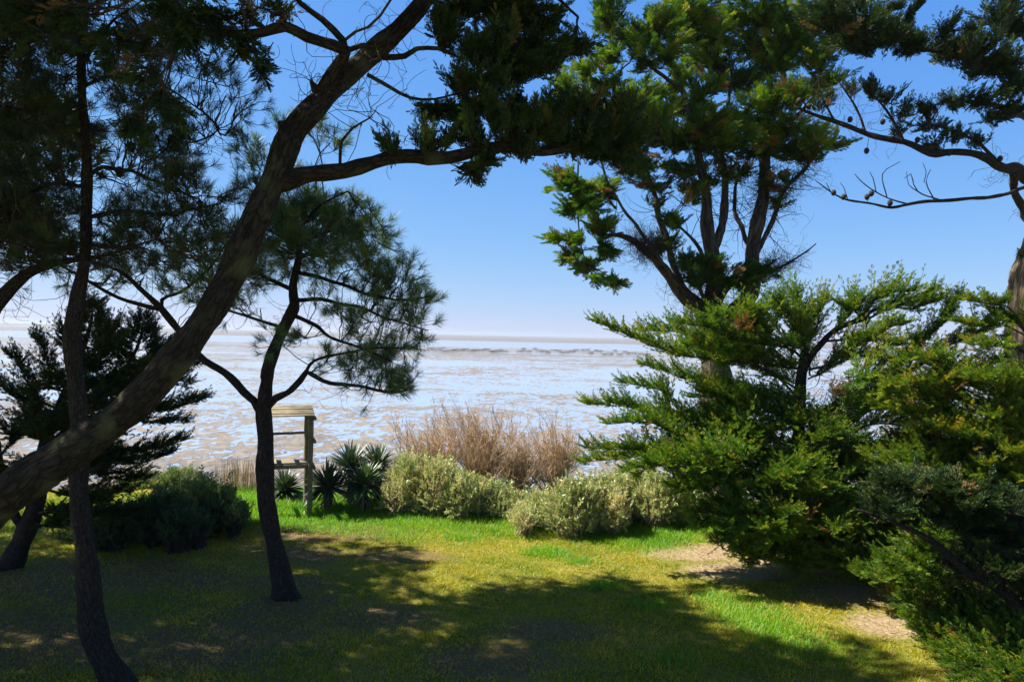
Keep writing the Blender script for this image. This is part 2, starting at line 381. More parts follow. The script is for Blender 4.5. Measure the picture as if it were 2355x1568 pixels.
def spaced(a, b, fine, lo, hi, coarse):
    m = np.arange(lo, hi + 1e-6, fine)
    l = lo - np.geomspace(fine * 2, lo - a, coarse)[::-1]; r = hi + np.geomspace(fine * 2, b - hi, coarse)
    return np.concatenate([l, m, r])
def build_ground():
    xs = spaced(-160, 160, .16, -14, 15, 14); ys = np.concatenate([np.linspace(-40, 6, 24)[:-1], np.arange(6, 27.5, .16)])
    X, Y = np.meshgrid(xs, ys); Z = gz(X, Y)
    V = np.stack([X, Y, Z], -1).reshape(-1, 3); nx, ny = len(xs), len(ys)
    i = np.arange(ny - 1)[:, None] * nx + np.arange(nx - 1)[None]
    F = np.stack([i, i + 1, i + nx + 1, i + nx], -1).reshape(-1, 4)
    m, t, out = new_mat('lawn_and_soil'); L = t.links.new
    geo = N(t, 'NewGeometry')
    n1 = N(t, 'TexNoise', i_Scale=.8, i_Detail=8.0, i_Roughness=.65); L(geo.outputs['Position'], n1.inputs['Vector'])
    n2 = N(t, 'TexNoise', i_Scale=14.0, i_Detail=6.0, i_Roughness=.7); L(geo.outputs['Position'], n2.inputs['Vector'])
    a = N(t, 'MixRGB', i_0=.5); L(n1.outputs[0], a.inputs[1]); L(n2.outputs[0], a.inputs[2])
    grass = ramp(t, a.outputs[0], [(.32, (.07, .11, .014)), (.48, (.18, .185, .022)), (.62, (.34, .27, .06)), (.75, (.32, .22, .09))])
    soil = ramp(t, n2.outputs[0], [(.25, (.17, .115, .065)), (.5, (.36, .26, .155)), (.75, (.54, .42, .27))])
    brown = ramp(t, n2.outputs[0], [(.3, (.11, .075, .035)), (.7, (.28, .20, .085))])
    tint = attr(t, 'tint'); tv = attr(t, 'tubeco', 'Vector'); sep = N(t, 'SeparateXYZ'); L(tv, sep.inputs[0])
    def noisy(src):
        k = N(t, 'Math', operation='MULTIPLY_ADD', i_1=1.4); L(n2.outputs[0], k.inputs[0]); k.inputs[2].default_value = -.7
        s = N(t, 'Math', operation='ADD', use_clamp=True); L(src, s.inputs[0]); L(k.outputs[0], s.inputs[1])
        q = N(t, 'Math', operation='MULTIPLY', use_clamp=True); L(s.outputs[0], q.inputs[0]); L(src, q.inputs[1]); return q.outputs[0]
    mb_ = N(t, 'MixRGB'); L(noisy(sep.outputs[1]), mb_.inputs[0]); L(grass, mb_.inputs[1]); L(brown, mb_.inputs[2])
    ms = N(t, 'MixRGB'); L(noisy(sep.outputs[0]), ms.inputs[0]); L(mb_.outputs[0], ms.inputs[1]); L(soil, ms.inputs[2])
    b = N(t, 'Bump', i_Strength=.8, i_Distance=.05); L(n2.outputs[0], b.inputs['Height'])
    p = N(t, 'BsdfPrincipled', i_Roughness=.95); p.inputs['Specular IOR Level'].default_value = .1
    L(ms.outputs[0], p.inputs['Base Color']); L(b.outputs[0], p.inputs['Normal']); L(p.outputs[0], out.inputs[0])
    x, y = V[:, 0], V[:, 1]
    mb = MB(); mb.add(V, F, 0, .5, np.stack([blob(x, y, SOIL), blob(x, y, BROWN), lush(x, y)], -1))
    tag(mb.build('ground', m, smooth=True), kind='structure')
build_ground()

FLAT_Z = -2.5
def build_mudflat():
    ys = np.concatenate([[22], np.geomspace(26, 12000, 40)]); xs = np.concatenate([-np.geomspace(20, 12000, 24)[::-1], np.geomspace(20, 12000, 24)])
    X, Y = np.meshgrid(xs, ys); V = np.stack([X, Y, 0 * X + FLAT_Z], -1).reshape(-1, 3); nx, ny = len(xs), len(ys)
    i = np.arange(ny - 1)[:, None] * nx + np.arange(nx - 1)[None]
    F = np.stack([i, i + 1, i + nx + 1, i + nx], -1).reshape(-1, 4)
    m, t, out = new_mat('wet_mud_and_pools'); L = t.links.new
    geo = N(t, 'NewGeometry')
    def noise(sx, sy, scale, det, rough, dist=0.0, off=0.0):
        mp = N(t, 'Mapping'); mp.inputs['Scale'].default_value = (sx, sy, 1); mp.inputs['Location'].default_value = (off, off * .7, 0); L(geo.outputs['Position'], mp.inputs[0])
        n = N(t, 'TexNoise', i_Scale=scale, i_Detail=det, i_Roughness=rough, i_Distortion=dist); L(mp.outputs[0], n.inputs['Vector']); return n.outputs[0]
    big = noise(.5, 1.0, .03, 4, .55, 1.0, 13)          # banks and channels, tens of metres
    mid = noise(.85, .55, .22, 5, .6, 1.0, 5)
    fine = noise(1.0, .5, .95, 6, .6, 1.5, 2)        # ripples of mud about a metre long
    def comb(a, ka, b, kb, c, kc):
        s1 = N(t, 'Math', operation='MULTIPLY', i_1=ka); L(a, s1.inputs[0])
        s2 = N(t, 'Math', operation='MULTIPLY_ADD', i_1=kb); L(b, s2.inputs[0]); L(s1.outputs[0], s2.inputs[2])
        s3 = N(t, 'Math', operation='MULTIPLY_ADD', i_1=kc); L(c, s3.inputs[0]); L(s2.outputs[0], s3.inputs[2]); return s3.outputs[0]
    h = comb(big, .42, mid, .36, fine, .80)
    # more standing water in a belt some way out, more bare mud close to the shore
    sep = N(t, 'SeparateXYZ'); L(geo.outputs['Position'], sep.inputs[0])
    lg = N(t, 'Math', operation='LOGARITHM', i_1=10.0); L(sep.outputs[1], lg.inputs[0])
    shore = ramp(t, N2(t, lg.outputs[0], 1.4, 3.6), [(0, (.62,) * 3), (.08, (.585,) * 3), (.18, (.50,) * 3), (.30, (.48,) * 3), (.44, (.52,) * 3), (.50, (.53,) * 3), (.54, (.53,) * 3), (.565, (.36,) * 3), (.66, (.38,) * 3), (.70, (.60,) * 3), (1, (.58,) * 3)])
    hs = N(t, 'Math', operation='ADD'); L(h, hs.inputs[0]); L(shore, hs.inputs[1])
    wet = ramp(t, hs.outputs[0], [(.0, (1,) * 3), (1, (0,) * 3)])
    thr = ramp(t, N2(t, hs.outputs[0], 1.20, 1.40), [(.50, (1,) * 3), (.60, (0,) * 3)])
    mudc = ramp(t, fine, [(.38, (.085, .068, .05)), (.62, (.27, .22, .16))])  # mud tone, with the shade of ridge edges put into its dark end
    b1 = N(t, 'Bump', i_Strength=.7, i_Distance=.10); L(h, b1.inputs['Height'])
    mud = N(t, 'BsdfPrincipled', i_Roughness=.55); L(mudc, mud.inputs['Base Color']); L(b1.outputs[0], mud.inputs['Normal'])
    rip = noise(.4, 1.0, 5.0, 3, .6, .5, 8)
    b2 = N(t, 'Bump', i_Strength=.10, i_Distance=.03); L(rip, b2.inputs['Height'])
    wat = N(t, 'BsdfPrincipled', i_Roughness=.12, i_IOR=1.45, i_Metallic=.72); wat.inputs['Base Color'].default_value = (.90, .90, .92, 1); L(b2.outputs[0], wat.inputs['Normal'])
    mx = N(t, 'MixShader'); L(thr, mx.inputs[0]); L(mud.outputs[0], mx.inputs[1]); L(wat.outputs[0], mx.inputs[2]); L(mx.outputs[0], out.inputs[0])
    mb = MB(); mb.add(V, F); tag(mb.build('mudflat', m), kind='structure')
def N2(t, src, lo, hi):
    n = N(t, 'MapRange', i_1=lo, i_2=hi); t.links.new(src, n.inputs[0]); return n.outputs[0]
build_mudflat()

def build_farland():
    # low wooded coast on the horizon to the left
    xs = np.linspace(-5200, -1900, 80); r = np.random.default_rng(3)
    h = 10 + 6 * np.abs(snoise(xs, xs * 0, .004, 3)) + r.uniform(0, 1.5, 80); h[-30:] *= np.linspace(1, .15, 30)
    V = []; n = 80
    for y, k in ((4200, 0), (4230, .8), (4300, 1), (4700, 1), (4760, 0)):
        V.append(np.stack([xs, 0 * xs + y, FLAT_Z - .5 + h * k], -1))
    V = np.concatenate(V); i = np.arange(4)[:, None] * n + np.arange(n - 1)[None]
    F = np.stack([i, i + 1, i + n + 1, i + n], -1).reshape(-1, 4)
    mb = MB(); mb.add(V, F); tag(mb.build('hills', plain_mat('far_coast', (.06, .08, .05), (.12, .13, .09), .02), smooth=True), kind='structure')
build_farland()

# ---------------------------------------------------------------- trees
class Tree:
    def __init__(s, name, label, base, bark, leaf, seed, cat='tree', group=None, twig=None, thin=1.0):
        s.root = thing(name, label, cat, base, group); s.bark = bark; s.leaf = leaf; s.twig = twig or M_TWIG
        s.r = np.random.default_rng(seed); s.crown = MB(); s.nodes = []; s.k = 0
        s.q = []            # plumes: start, direction, length, size
        s.thin = thin
        s.tw = {}           # twig tubes by number of points
    def limb(s, pts, part='branch', sides=9, rough=.05, step=.12, node=True):
        pts = [(x, y, Y, h * s.thin) for x, y, Y, h in pts]
        """pts: (x, y, distance, half width) in picture plan units"""
        s.k += 1
        p = [P(x, y, Y) for x, y, Y, _ in pts]; r = [max(.003, h * Y / FPX) for _, _, Y, h in pts]
        mb = MB(); pp, rr = tube_into(mb, p, r, sides, step, rough, seed=s.k)
        mb.build(part, s.bark, s.root, smooth=True)
        if node: s.nodes.append(pp)
        return pp
    def limb_w(s, pts, part='branch', sides=9):
        """the same in world metres: (x, y, z, radius)"""
        s.k += 1; mb = MB(); pp, rr = tube_into(mb, [q[:3] for q in pts], [q[3] for q in pts], sides, .15, .05, seed=s.k)
        mb.build(part, s.bark, s.root, smooth=True); s.nodes.append(pp)
    def twigs(s, Pn, Rn):
        s.tw.setdefault(Pn.shape[1], []).append((Pn, Rn))
    def near(s, p):
        A = np.concatenate(s.nodes)
        d = ((A[None] - p[:, None]) ** 2).sum(-1)
        return A[d.argmin(1)]
    def link(s, a, b, r0, r1, k=5, sag=.12):
        """curved twigs from a to b"""
        t = np.linspace(0, 1, k)[None, :, None]; L = np.linalg.norm(b - a, axis=1)[:, None, None]
        bow = s.r.normal(0, 1, (len(a), 1, 3)) * sag * L * .7 + np.array([0, 0, sag]) * L * -.3
        Q = a[:, None] * (1 - t) + b[:, None] * t + bow * (4 * t * (1 - t)) * .5
        Q[:, 1:-1] += s.r.normal(0, .015, (len(a), k - 2, 3)) * L
        s.twigs(Q, r0 + (r1 - r0) * np.broadcast_to(t[..., 0], (len(a), k)))
        return Q
    # --- cypress: pads of feathery plumes
    def pad(s, cx, cy, rx, ry, Y, n=None, rd=None, up=.35, L=.5, size=.17, dead=.02, tb=0.0, thick=.012, dens=1.0, flat=True):
        c = P(cx, cy, Y) if Y else np.array(cx, float); k = Y / FPX if Y else 1; ax, az = rx * k, ry * k; ad = rd if rd else max(.35, ax * .75)
        if n is None: n = max(6, int(dens * 62 * (ax + .12) * (az + .12) * (1 + .6 * ad)))
        u = nrm(s.r.normal(size=(n, 3))); ph = s.r.uniform(0, 6.28, 3)
        lump = 1 + .30 * np.sin(u[:, :1] * 4.3 + ph[0]) * np.sin(u[:, 1:2] * 3.7 + ph[1]) + .22 * np.sin(u[:, :1] * 9 + u[:, 2:] * 5 + ph[2])
        u = u * lump * (s.r.uniform(0, 1, (n, 1)) ** .5)
        a0 = s.near(c[None])[0]
        e = c + u * np.array([ax, ad, az])                       # plume tips
        o = nrm(c - a0 + 1e-6)
        d = nrm(u * np.array([1, 1, .55]) + o * .5 + np.array([0, 0, up]) + s.r.normal(0, .18, (n, 3)))
        l = L * s.r.uniform(.6, 1.25, n)
        p0 = e - d * l[:, None] * .8
        B = s.link(a0[None], (c - o * .25 * ax)[None], thick * 1.6, thick * .7, 9)[0]
        m = B[s.r.integers(4, 9, n)]
        s.link(m, p0, thick * .6, .004, 5)
        s.q.append((p0, d, l, size * s.r.uniform(.6, 1.45, n), np.clip(s.r.normal(.45 + tb, .24, n), 0, 1), s.r.uniform(size=n) < dead))
    # --- cypress: a limb that carries plumes on both sides, feathered to its tip
    def frond(s, pts, spread=.7, t0=.25, gap=.11, size=.16, up=.3, r0=.03, tb=0.0, dead=.015, jit=.25):
        p = np.array([P(*q) if len(q) == 3 else q for q in pts]); ll = np.linalg.norm(p[-1] - p[0])
        p = np.vstack([p[:1], p[0] * .5 + p[1] * .5 + s.r.normal(0, .05, 3) * ll, p[1:-1] + s.r.normal(0, .035, 3) * ll, p[-2] * .5 + p[-1] * .5 + s.r.normal(0, .03, 3) * ll, p[-1:]])
        pp, rr = catmull(p, np.linspace(r0, .006, len(p)), .07)
        s.k += 1
        V, F, co = tubes(pp[None], rr[None], 6); s.crown.add(V, F, 1, .5, co)
        L = np.linalg.norm(np.diff(pp, axis=0), axis=1).sum(); n = max(8, int(L * (1 - t0) / (gap * .62)) * 2)
        t = t0 + (1 - t0) * (np.arange(n) + s.r.uniform(0, 1, n)) / n
        i = np.clip((t * (len(pp) - 1)).astype(int), 0, len(pp) - 1); b = pp[i]
        T = nrm(np.gradient(pp, axis=0))[i]
        S = nrm(np.cross(T, np.array([0, 0, 1.0]))) * np.where(np.arange(n) % 2, 1, -1)[:, None]
        d = nrm(T * .75 + S * s.r.uniform(.2, .8, (n, 1)) + np.array([0, 0, up]) + s.r.normal(0, jit, (n, 3)))
        l = (spread * np.minimum(1, (1.05 - t) * 1.6) * np.minimum(1, .45 + (t - t0) * 2) + .22) * s.r.uniform(.6, 1.2, n)
        s.q.append((b, d, l, size * s.r.uniform(.75, 1.2, n) * (.65 + .35 * np.minimum(1, (1.1 - t) * 2)), np.clip(s.r.normal(.45 + tb, .2, n), 0, 1), s.r.uniform(size=n) < dead))
        s.q.append((pp[-3:-2], T[-1:], np.array([.25]), np.array([size * .7]), np.array([.6]), np.array([False])))
        s.nodes.append(pp)
    def sweep(s, B, n, edge, inside, Yr, dx, dy, **k):
        """fronds whose tips lie on or inside the outline B and that come from its inner side"""
        for q in range(n):
            u = s.r.uniform(0, len(B) - 1.001); i = int(u); x = B[i][0] + (B[i + 1][0] - B[i][0]) * (u - i); y = B[i][1] + (B[i + 1][1] - B[i][1]) * (u - i)
            inn = s.r.uniform(0, .08) if q < edge else s.r.uniform(0, 1) ** 1.2
            x, y = x + inn * inside[0], y + inn * inside[1] - s.r.uniform(0, 12); Yt = s.r.uniform(*Yr)
            sx = x + s.r.uniform(*dx); sy = y + s.r.uniform(*dy)
            s.frond([(sx, sy, Yt + s.r.uniform(-.2, 1.1)), ((x + sx) / 2, (y + sy) / 2 - 14, Yt + .2), (x, y, Yt)], **k)
    def grow_plumes(s, K=9):
        p0, d, l, sz, ti, de = [np.concatenate([q[j] for q in s.q]) for j in range(6)]
        n = len(p0)
        bend = np.array([0, 0, .12]) * l[:, None] + s.r.normal(0, .05, (n, 3)) * l[:, None]
        t = np.linspace(.12, 1, K)[None, :, None]
        Q = p0[:, None] + d[:, None] * l[:, None, None] * t + bend[:, None] * t * t
        s.twigs(np.concatenate([p0[:, None], Q[:, ::2]], 1), np.linspace(.006, .002, 1 + (K + 1) // 2)[None] * np.ones((n, 1)))
        T = nrm(d[:, None] + 2 * bend[:, None] * t)
        S = nrm(np.cross(d, s.r.normal(size=(n, 3)) * .5 + np.array([0, 0, 1.0])))
        U = np.cross(S, d)
        sg = np.where(np.arange(K) % 2, 1, -1)[None, :, None] * np.concatenate([np.ones(K - 1), [0]])[None, :, None]
        D = T + S[:, None] * sg * s.r.uniform(.45, 1.0, (n, K, 1)) + U[:, None] * s.r.uniform(-.15, .42, (n, K, 1))
        size = sz[:, None] * (1.15 - .5 * t[..., 0]) * s.r.uniform(.8, 1.2, (n, K))
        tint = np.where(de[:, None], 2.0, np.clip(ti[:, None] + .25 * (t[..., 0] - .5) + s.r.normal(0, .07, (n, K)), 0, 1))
        pos = Q.reshape(-1, 3); D = D.reshape(-1, 3); size = size.ravel(); tint = tint.ravel(); v = s.r.integers(0, 3, len(pos))
        for j in range(3):
            k = v == j
            scatter(s.crown, SPRAY[j], pos[k], D[k], size[k], s.r.uniform(-.9, .9, k.sum()), tint[k])
    # --- pine: pads of needle tufts on forked twigs
    def tufts(s, cx, cy, rx, ry, Y, n=40, rd=None, size=.2, up=.5, tb=0.0, per=5, thick=.011, dead=.0, few=False):
        c = P(cx, cy, Y) if Y else np.array(cx, float); k = Y / FPX if Y else 1; ax, az = rx * k, ry * k; ad = rd if rd else max(.3, ax * .85)
        m = max(2, n // per)
        cc = c + nrm(s.r.normal(size=(m, 3))) * (s.r.uniform(0, 1, (m, 1)) ** .4) * np.array([ax, ad, az]) * .88
        a0 = s.near(cc)
        far = np.linalg.norm(cc - a0, axis=1) > .9 * max(ax, ad) + .5
        a1 = s.near(c[None])[0]; B = s.link(a1[None], c[None], thick * 1.7, thick, 8, .2)[0]
        a0[far] = B[s.r.integers(3, 8, far.sum())]
        Q = s.link(a0, cc, thick, .006, 7, .22)
        j = s.r.integers(0, m, n); b = Q[j, s.r.integers(4, 7, n)]
        g = nrm(nrm(cc[j] - c) * .7 + nrm(cc[j] - a0[j]) * .6 + np.array([0, 0, up]) + s.r.normal(0, .45, (n, 3)))
        e = b + g * (s.r.uniform(.12, .42, n) * (.7 + .3 * size / .2))[:, None]
        s.link(b, e, .006, .004, 4, .25)
        tint = np.where(s.r.uniform(size=n) < dead, 2.0, np.clip(s.r.normal(.45 + tb, .22, n), 0, 1)); v = s.r.integers(0, 3, n)
        sz = size * s.r.uniform(.75, 1.2, n); D = nrm(g + np.array([0, 0, .35]) + s.r.normal(0, .15, (n, 3)))
        for q in range(3):
            w_ = v == q
            scatter(s.crown, (TUFT_FEW if few else TUFT)[q], e[w_], D[w_], sz[w_], s.r.uniform(0, 6.28, w_.sum()), tint[w_])
    # --- bare curly twigs
    def bare(s, cx, cy, rx, ry, Y, n=20, rd=.5, L=.6, r0=.005):
        c = P(cx, cy, Y); k = Y / FPX; ex = np.array([rx * k, rd, ry * k]) * 1.25
        A = np.concatenate(s.nodes); q = (np.abs(A - c) < ex).all(1)
        if not q.any(): return
        a = A[q][s.r.integers(0, q.sum(), n)]; e = a + nrm(s.r.normal(size=(n, 3)) + np.array([0, 0, .15])) * (L * s.r.uniform(.4, 1.2, (n, 1)))
        s.link(a, e, r0, .0025, 7, .45)
        g = nrm(s.r.normal(size=(n * 2, 3)) + np.array([0, 0, .2])); b = np.repeat(e, 2, 0)
        s.link(b, b + g * L * .5 * s.r.uniform(.4, 1, (n * 2, 1)), .003, .002, 6, .5)
    def cone(s, x, y, Y, r=.035, d=(0, 0, -1)):
        """round woody cone with rows of overlapping scales"""
        c = P(x, y, Y); mb = MB(); nl, ns = 7, 12
        ph = np.linspace(0.12, math.pi - .1, nl * 2)[:, None]; th = np.linspace(0, 2 * math.pi, ns, endpoint=False)[None]
        rr = r * (1 + .16 * np.where(np.arange(nl * 2)[:, None] % 2, 1, -.6) + .12 * np.cos(th * 6 + (np.arange(nl * 2)[:, None] // 2) * math.pi))
        V = np.stack([rr * np.sin(ph) * np.cos(th), rr * np.sin(ph) * np.sin(th), rr * 1.15 * np.cos(ph) + 0 * th], -1).reshape(-1, 3)
        i = np.arange(nl * 2 - 1)[:, None] * ns; j = np.arange(ns)[None]; j2 = (j + 1) % ns
        F = np.stack([i + j, i + ns + j, i + ns + j2, i + j2], -1).reshape(-1, 4)
        e = (nl * 2 - 1) * ns
        mb.add(V + c, [F, np.arange(ns)[None], (e + np.arange(ns)[::-1])[None]])
        a = s.near(c[None]); k = np.linspace(0, 1, 4)[None, :, None]
        T, TF, co = tubes(a[:, None] * (1 - k) + c[None, None] * k, np.full((1, 4), .005), 4); mb.add(T, TF)
        mb.build('cone', M_CONE, s.root)
    def finish(s, mats=None):
        if s.q: s.grow_plumes()
        for k, L in s.tw.items():
            V, F, co = tubes(np.concatenate([a for a, _ in L]), np.concatenate([b for _, b in L]), 3)
            s.crown.add(V, F, 1, .5, co)
        s.crown.build('crown', [s.leaf, s.twig], s.root, smooth=[1])
        return s.root

def grow_leaning_cypress():
    Y = 7.0
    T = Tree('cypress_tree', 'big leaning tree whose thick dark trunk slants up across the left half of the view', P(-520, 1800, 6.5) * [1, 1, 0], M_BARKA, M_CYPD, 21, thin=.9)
    trunk = [(-560, 1900, 6.5, 66), (-400, 1560, 6.55, 62), (-200, 1300, 6.6, 58), (0, 1150, 6.7, 53), (150, 1050, 6.8, 47), (300, 938, 6.9, 41), (400, 830, 7.0, 39), (462, 740, 7.1, 38), (512, 660, 7.2, 37), (556, 590, 7.25, 36),
             (598, 500, 7.3, 35), (634, 400, 7.4, 34), (668, 310, 7.5, 31), (725, 245, 7.6, 30), (800, 170, 7.8, 26), (870, 110, 8, 25), (930, 60, 8.1, 24), (985, -10, 8.2, 22), (1060, -140, 8.4, 18), (1130, -300, 8.6, 13), (1150, -480, 8.7, 7)]
    T.limb(trunk, 'trunk', 44, .035, .035)
    T.limb([(622, 425, 7.4, 24), (655, 420, 7.4, 27), (700, 410, 7.45, 24), (770, 388, 7.5, 20), (860, 374, 7.6, 18), (960, 364, 7.7, 17), (1060, 352, 7.8, 16), (1150, 346, 7.9, 14), (1250, 345, 8, 12), (1330, 335, 8.1, 9), (1410, 320, 8.2, 5)], sides=14)
    T.limb([(728, 240, 7.6, 18), (750, 195, 7.6, 18), (772, 155, 7.6, 16), (793, 121, 7.5, 15), (763, 108, 7.4, 15), (707, 85, 7.3, 14), (660, 62, 7.2, 13), (600, 75, 7.1, 12), (540, 78, 7.0, 11), (477, 70, 6.9, 10), (417, 55, 6.8, 8), (390, 20, 6.8, 6), (350, -60, 6.7, 4)], sides=12)
    T.limb([(795, 125, 7.5, 11), (790, 95, 7.5, 10), (742, 50, 7.5, 8), (692, 8, 7.5, 7), (640, -60, 7.5, 5)])
    T.limb([(798, 118, 7.6, 7), (830, 106, 7.7, 7), (860, 106, 7.9, 7), (890, 95, 8, 6)])
    T.limb([(880, 132, 8, 8), (930, 130, 8, 7), (960, 112, 8, 6), (1010, 112, 8, 5), (1060, 135, 8.1, 3), (1150, 140, 8.2, 2)])
    T.limb([(845, 172, 7.9, 5), (895, 200, 7.9, 5), (945, 225, 7.9, 4), (1000, 228, 7.9, 3), (1070, 210, 8, 2)])
    T.limb([(782, 385, 7.5, 4), (785, 325, 7.4, 4), (810, 295, 7.4, 3), (850, 272, 7.4, 2), (864, 256, 7.4, 1)])
    T.limb([(660, 320, 7.45, 13), (650, 300, 7.4, 11), (647, 280, 7.4, 10)], 'stub')
    T.limb([(735, 220, 7.6, 14), (722, 200, 7.55, 10), (716, 188, 7.55, 5)], 'stub')
    T.limb([(985, 0, 8.2, 10), (1100, -30, 8.2, 8), (1250, -20, 8.3, 5), (1330, 40, 8.4, 3)])
    T.limb([(1080, -180, 8.4, 12), (900, -320, 8, 9), (650, -380, 7.6, 6), (400, -330, 7.2, 3)])
    T.limb([(1090, -200, 8.4, 12), (1300, -320, 8.6, 8), (1500, -350, 8.8, 4)])
    D = dict(dead=.006)
    for a in [(1120, 20, 150, 34, 8.2), (1030, 60, 60, 30, 8.0), (1200, 25, 80, 30, 8.3), (1170, 85, 90, 24, 8.2), (1100, 110, 80, 20, 8.1), (1220, 108, 90, 14, 8.2), (1320, 106, 70, 11, 8.3), (1250, 60, 60, 20, 8.3), (1130, 185, 80, 15, 8.0), (1050, 180, 50, 12, 8.0), (1220, 165, 70, 16, 8.1), (1160, 140, 60, 14, 8.1), (1280, 140, 50, 12, 8.2),
              (1000, 258, 60, 18, 7.9), (1080, 255, 80, 20, 8), (1170, 245, 90, 22, 8), (1260, 255, 90, 24, 8.1), (1340, 240, 80, 24, 8.2), (1420, 250, 70, 24, 8.2), (1290, 290, 100, 24, 8.1), (1380, 300, 90, 26, 8.2), (1450, 320, 70, 24, 8.3), (1190, 290, 90, 18, 7.9), (1090, 300, 90, 15, 7.8), (980, 315, 60, 10, 7.7), (900, 330, 45, 8, 7.6), (1330, 335, 90, 20, 8.1), (1410, 355, 80, 24, 8.2), (1210, 325, 70, 12, 8), (1090, 395, 36, 14, 7.9), (1120, 375, 40, 10, 7.9)]:
        T.pad(*a, **D, L=.28, size=.125, dens=4.2, up=.55, rd=.38)
    for a in [(560, 130, 50, 50, 7.0), (600, 170, 25, 40, 7.0), (500, 100, 60, 40, 6.9), (440, 90, 60, 50, 6.9), (560, 40, 60, 40, 7.1), (480, 30, 60, 40, 6.8), (400, 60, 50, 60, 6.8), (640, 20, 40, 30, 7.2), (330, 180, 50, 40, 6.9), (370, 250, 45, 60, 6.9), (310, 300, 40, 50, 6.9), (250, 120, 60, 60, 6.8), (150, 60, 80, 60, 6.7), (40, 60, 70, 60, 6.6)]:
        T.pad(*a, dead=.06, L=.34, size=.13, dens=1.5, up=-.35)
    # the crown above the picture, which shades the lawn
    for i in range(24):
        x = T.r.uniform(0, 1500); y = T.r.uniform(-560, -60); T.pad(x, y, 130, 50, T.r.uniform(6.2, 9.3), dens=.5, L=.6, size=.24)
    q = P(1060, -140, 8.4)
    T.limb_w([(*q, .08), (-1.2, 6.2, 10.0, .08), (-2.2, 3, 10.2, .07), (-3, -1, 10.0, .05), (-4, -5, 9.6, .03)]); T.limb_w([(-1.6, 5.2, 10.05, .07), (1, 3.6, 10.4, .06), (3, 1.5, 10.2, .05), (4.5, -3, 10, .03)]); T.limb_w([(-2.3, 2.6, 10.2, .06), (-5, 2, 10, .05), (-7.5, 1, 9.6, .03)])  # added limbs out of view, carrying the boughs that block skylight
    for i in range(44):                       # unseen boughs added over and behind the viewer to block skylight
        T.pad((T.r.uniform(-9, 6), T.r.uniform(-6, 4.3), T.r.uniform(9.2, 11.2)), 0, 1.1, .4, 0, n=18, rd=1.1, L=.9, size=.42)
    for i in range(26):
        y = T.r.uniform(5.4, 8.8); T.pad((T.r.uniform(-8, -2.0), y, 5.3 + .46 * y + T.r.uniform(.1, 1.6)), 0, .95, .4, 0, n=46, rd=.9, L=.6, size=.24)
    T.bare(800, 60, 120, 60, 7.6, 26, L=.5); T.bare(680, 140, 60, 60, 7.4, 18, L=.5); T.bare(880, 300, 90, 40, 7.7, 18); T.bare(960, 280, 60, 30, 7.8, 14); T.bare(750, 210, 30, 25, 7.5, 8, L=.3)
    T.finish()
grow_leaning_cypress()

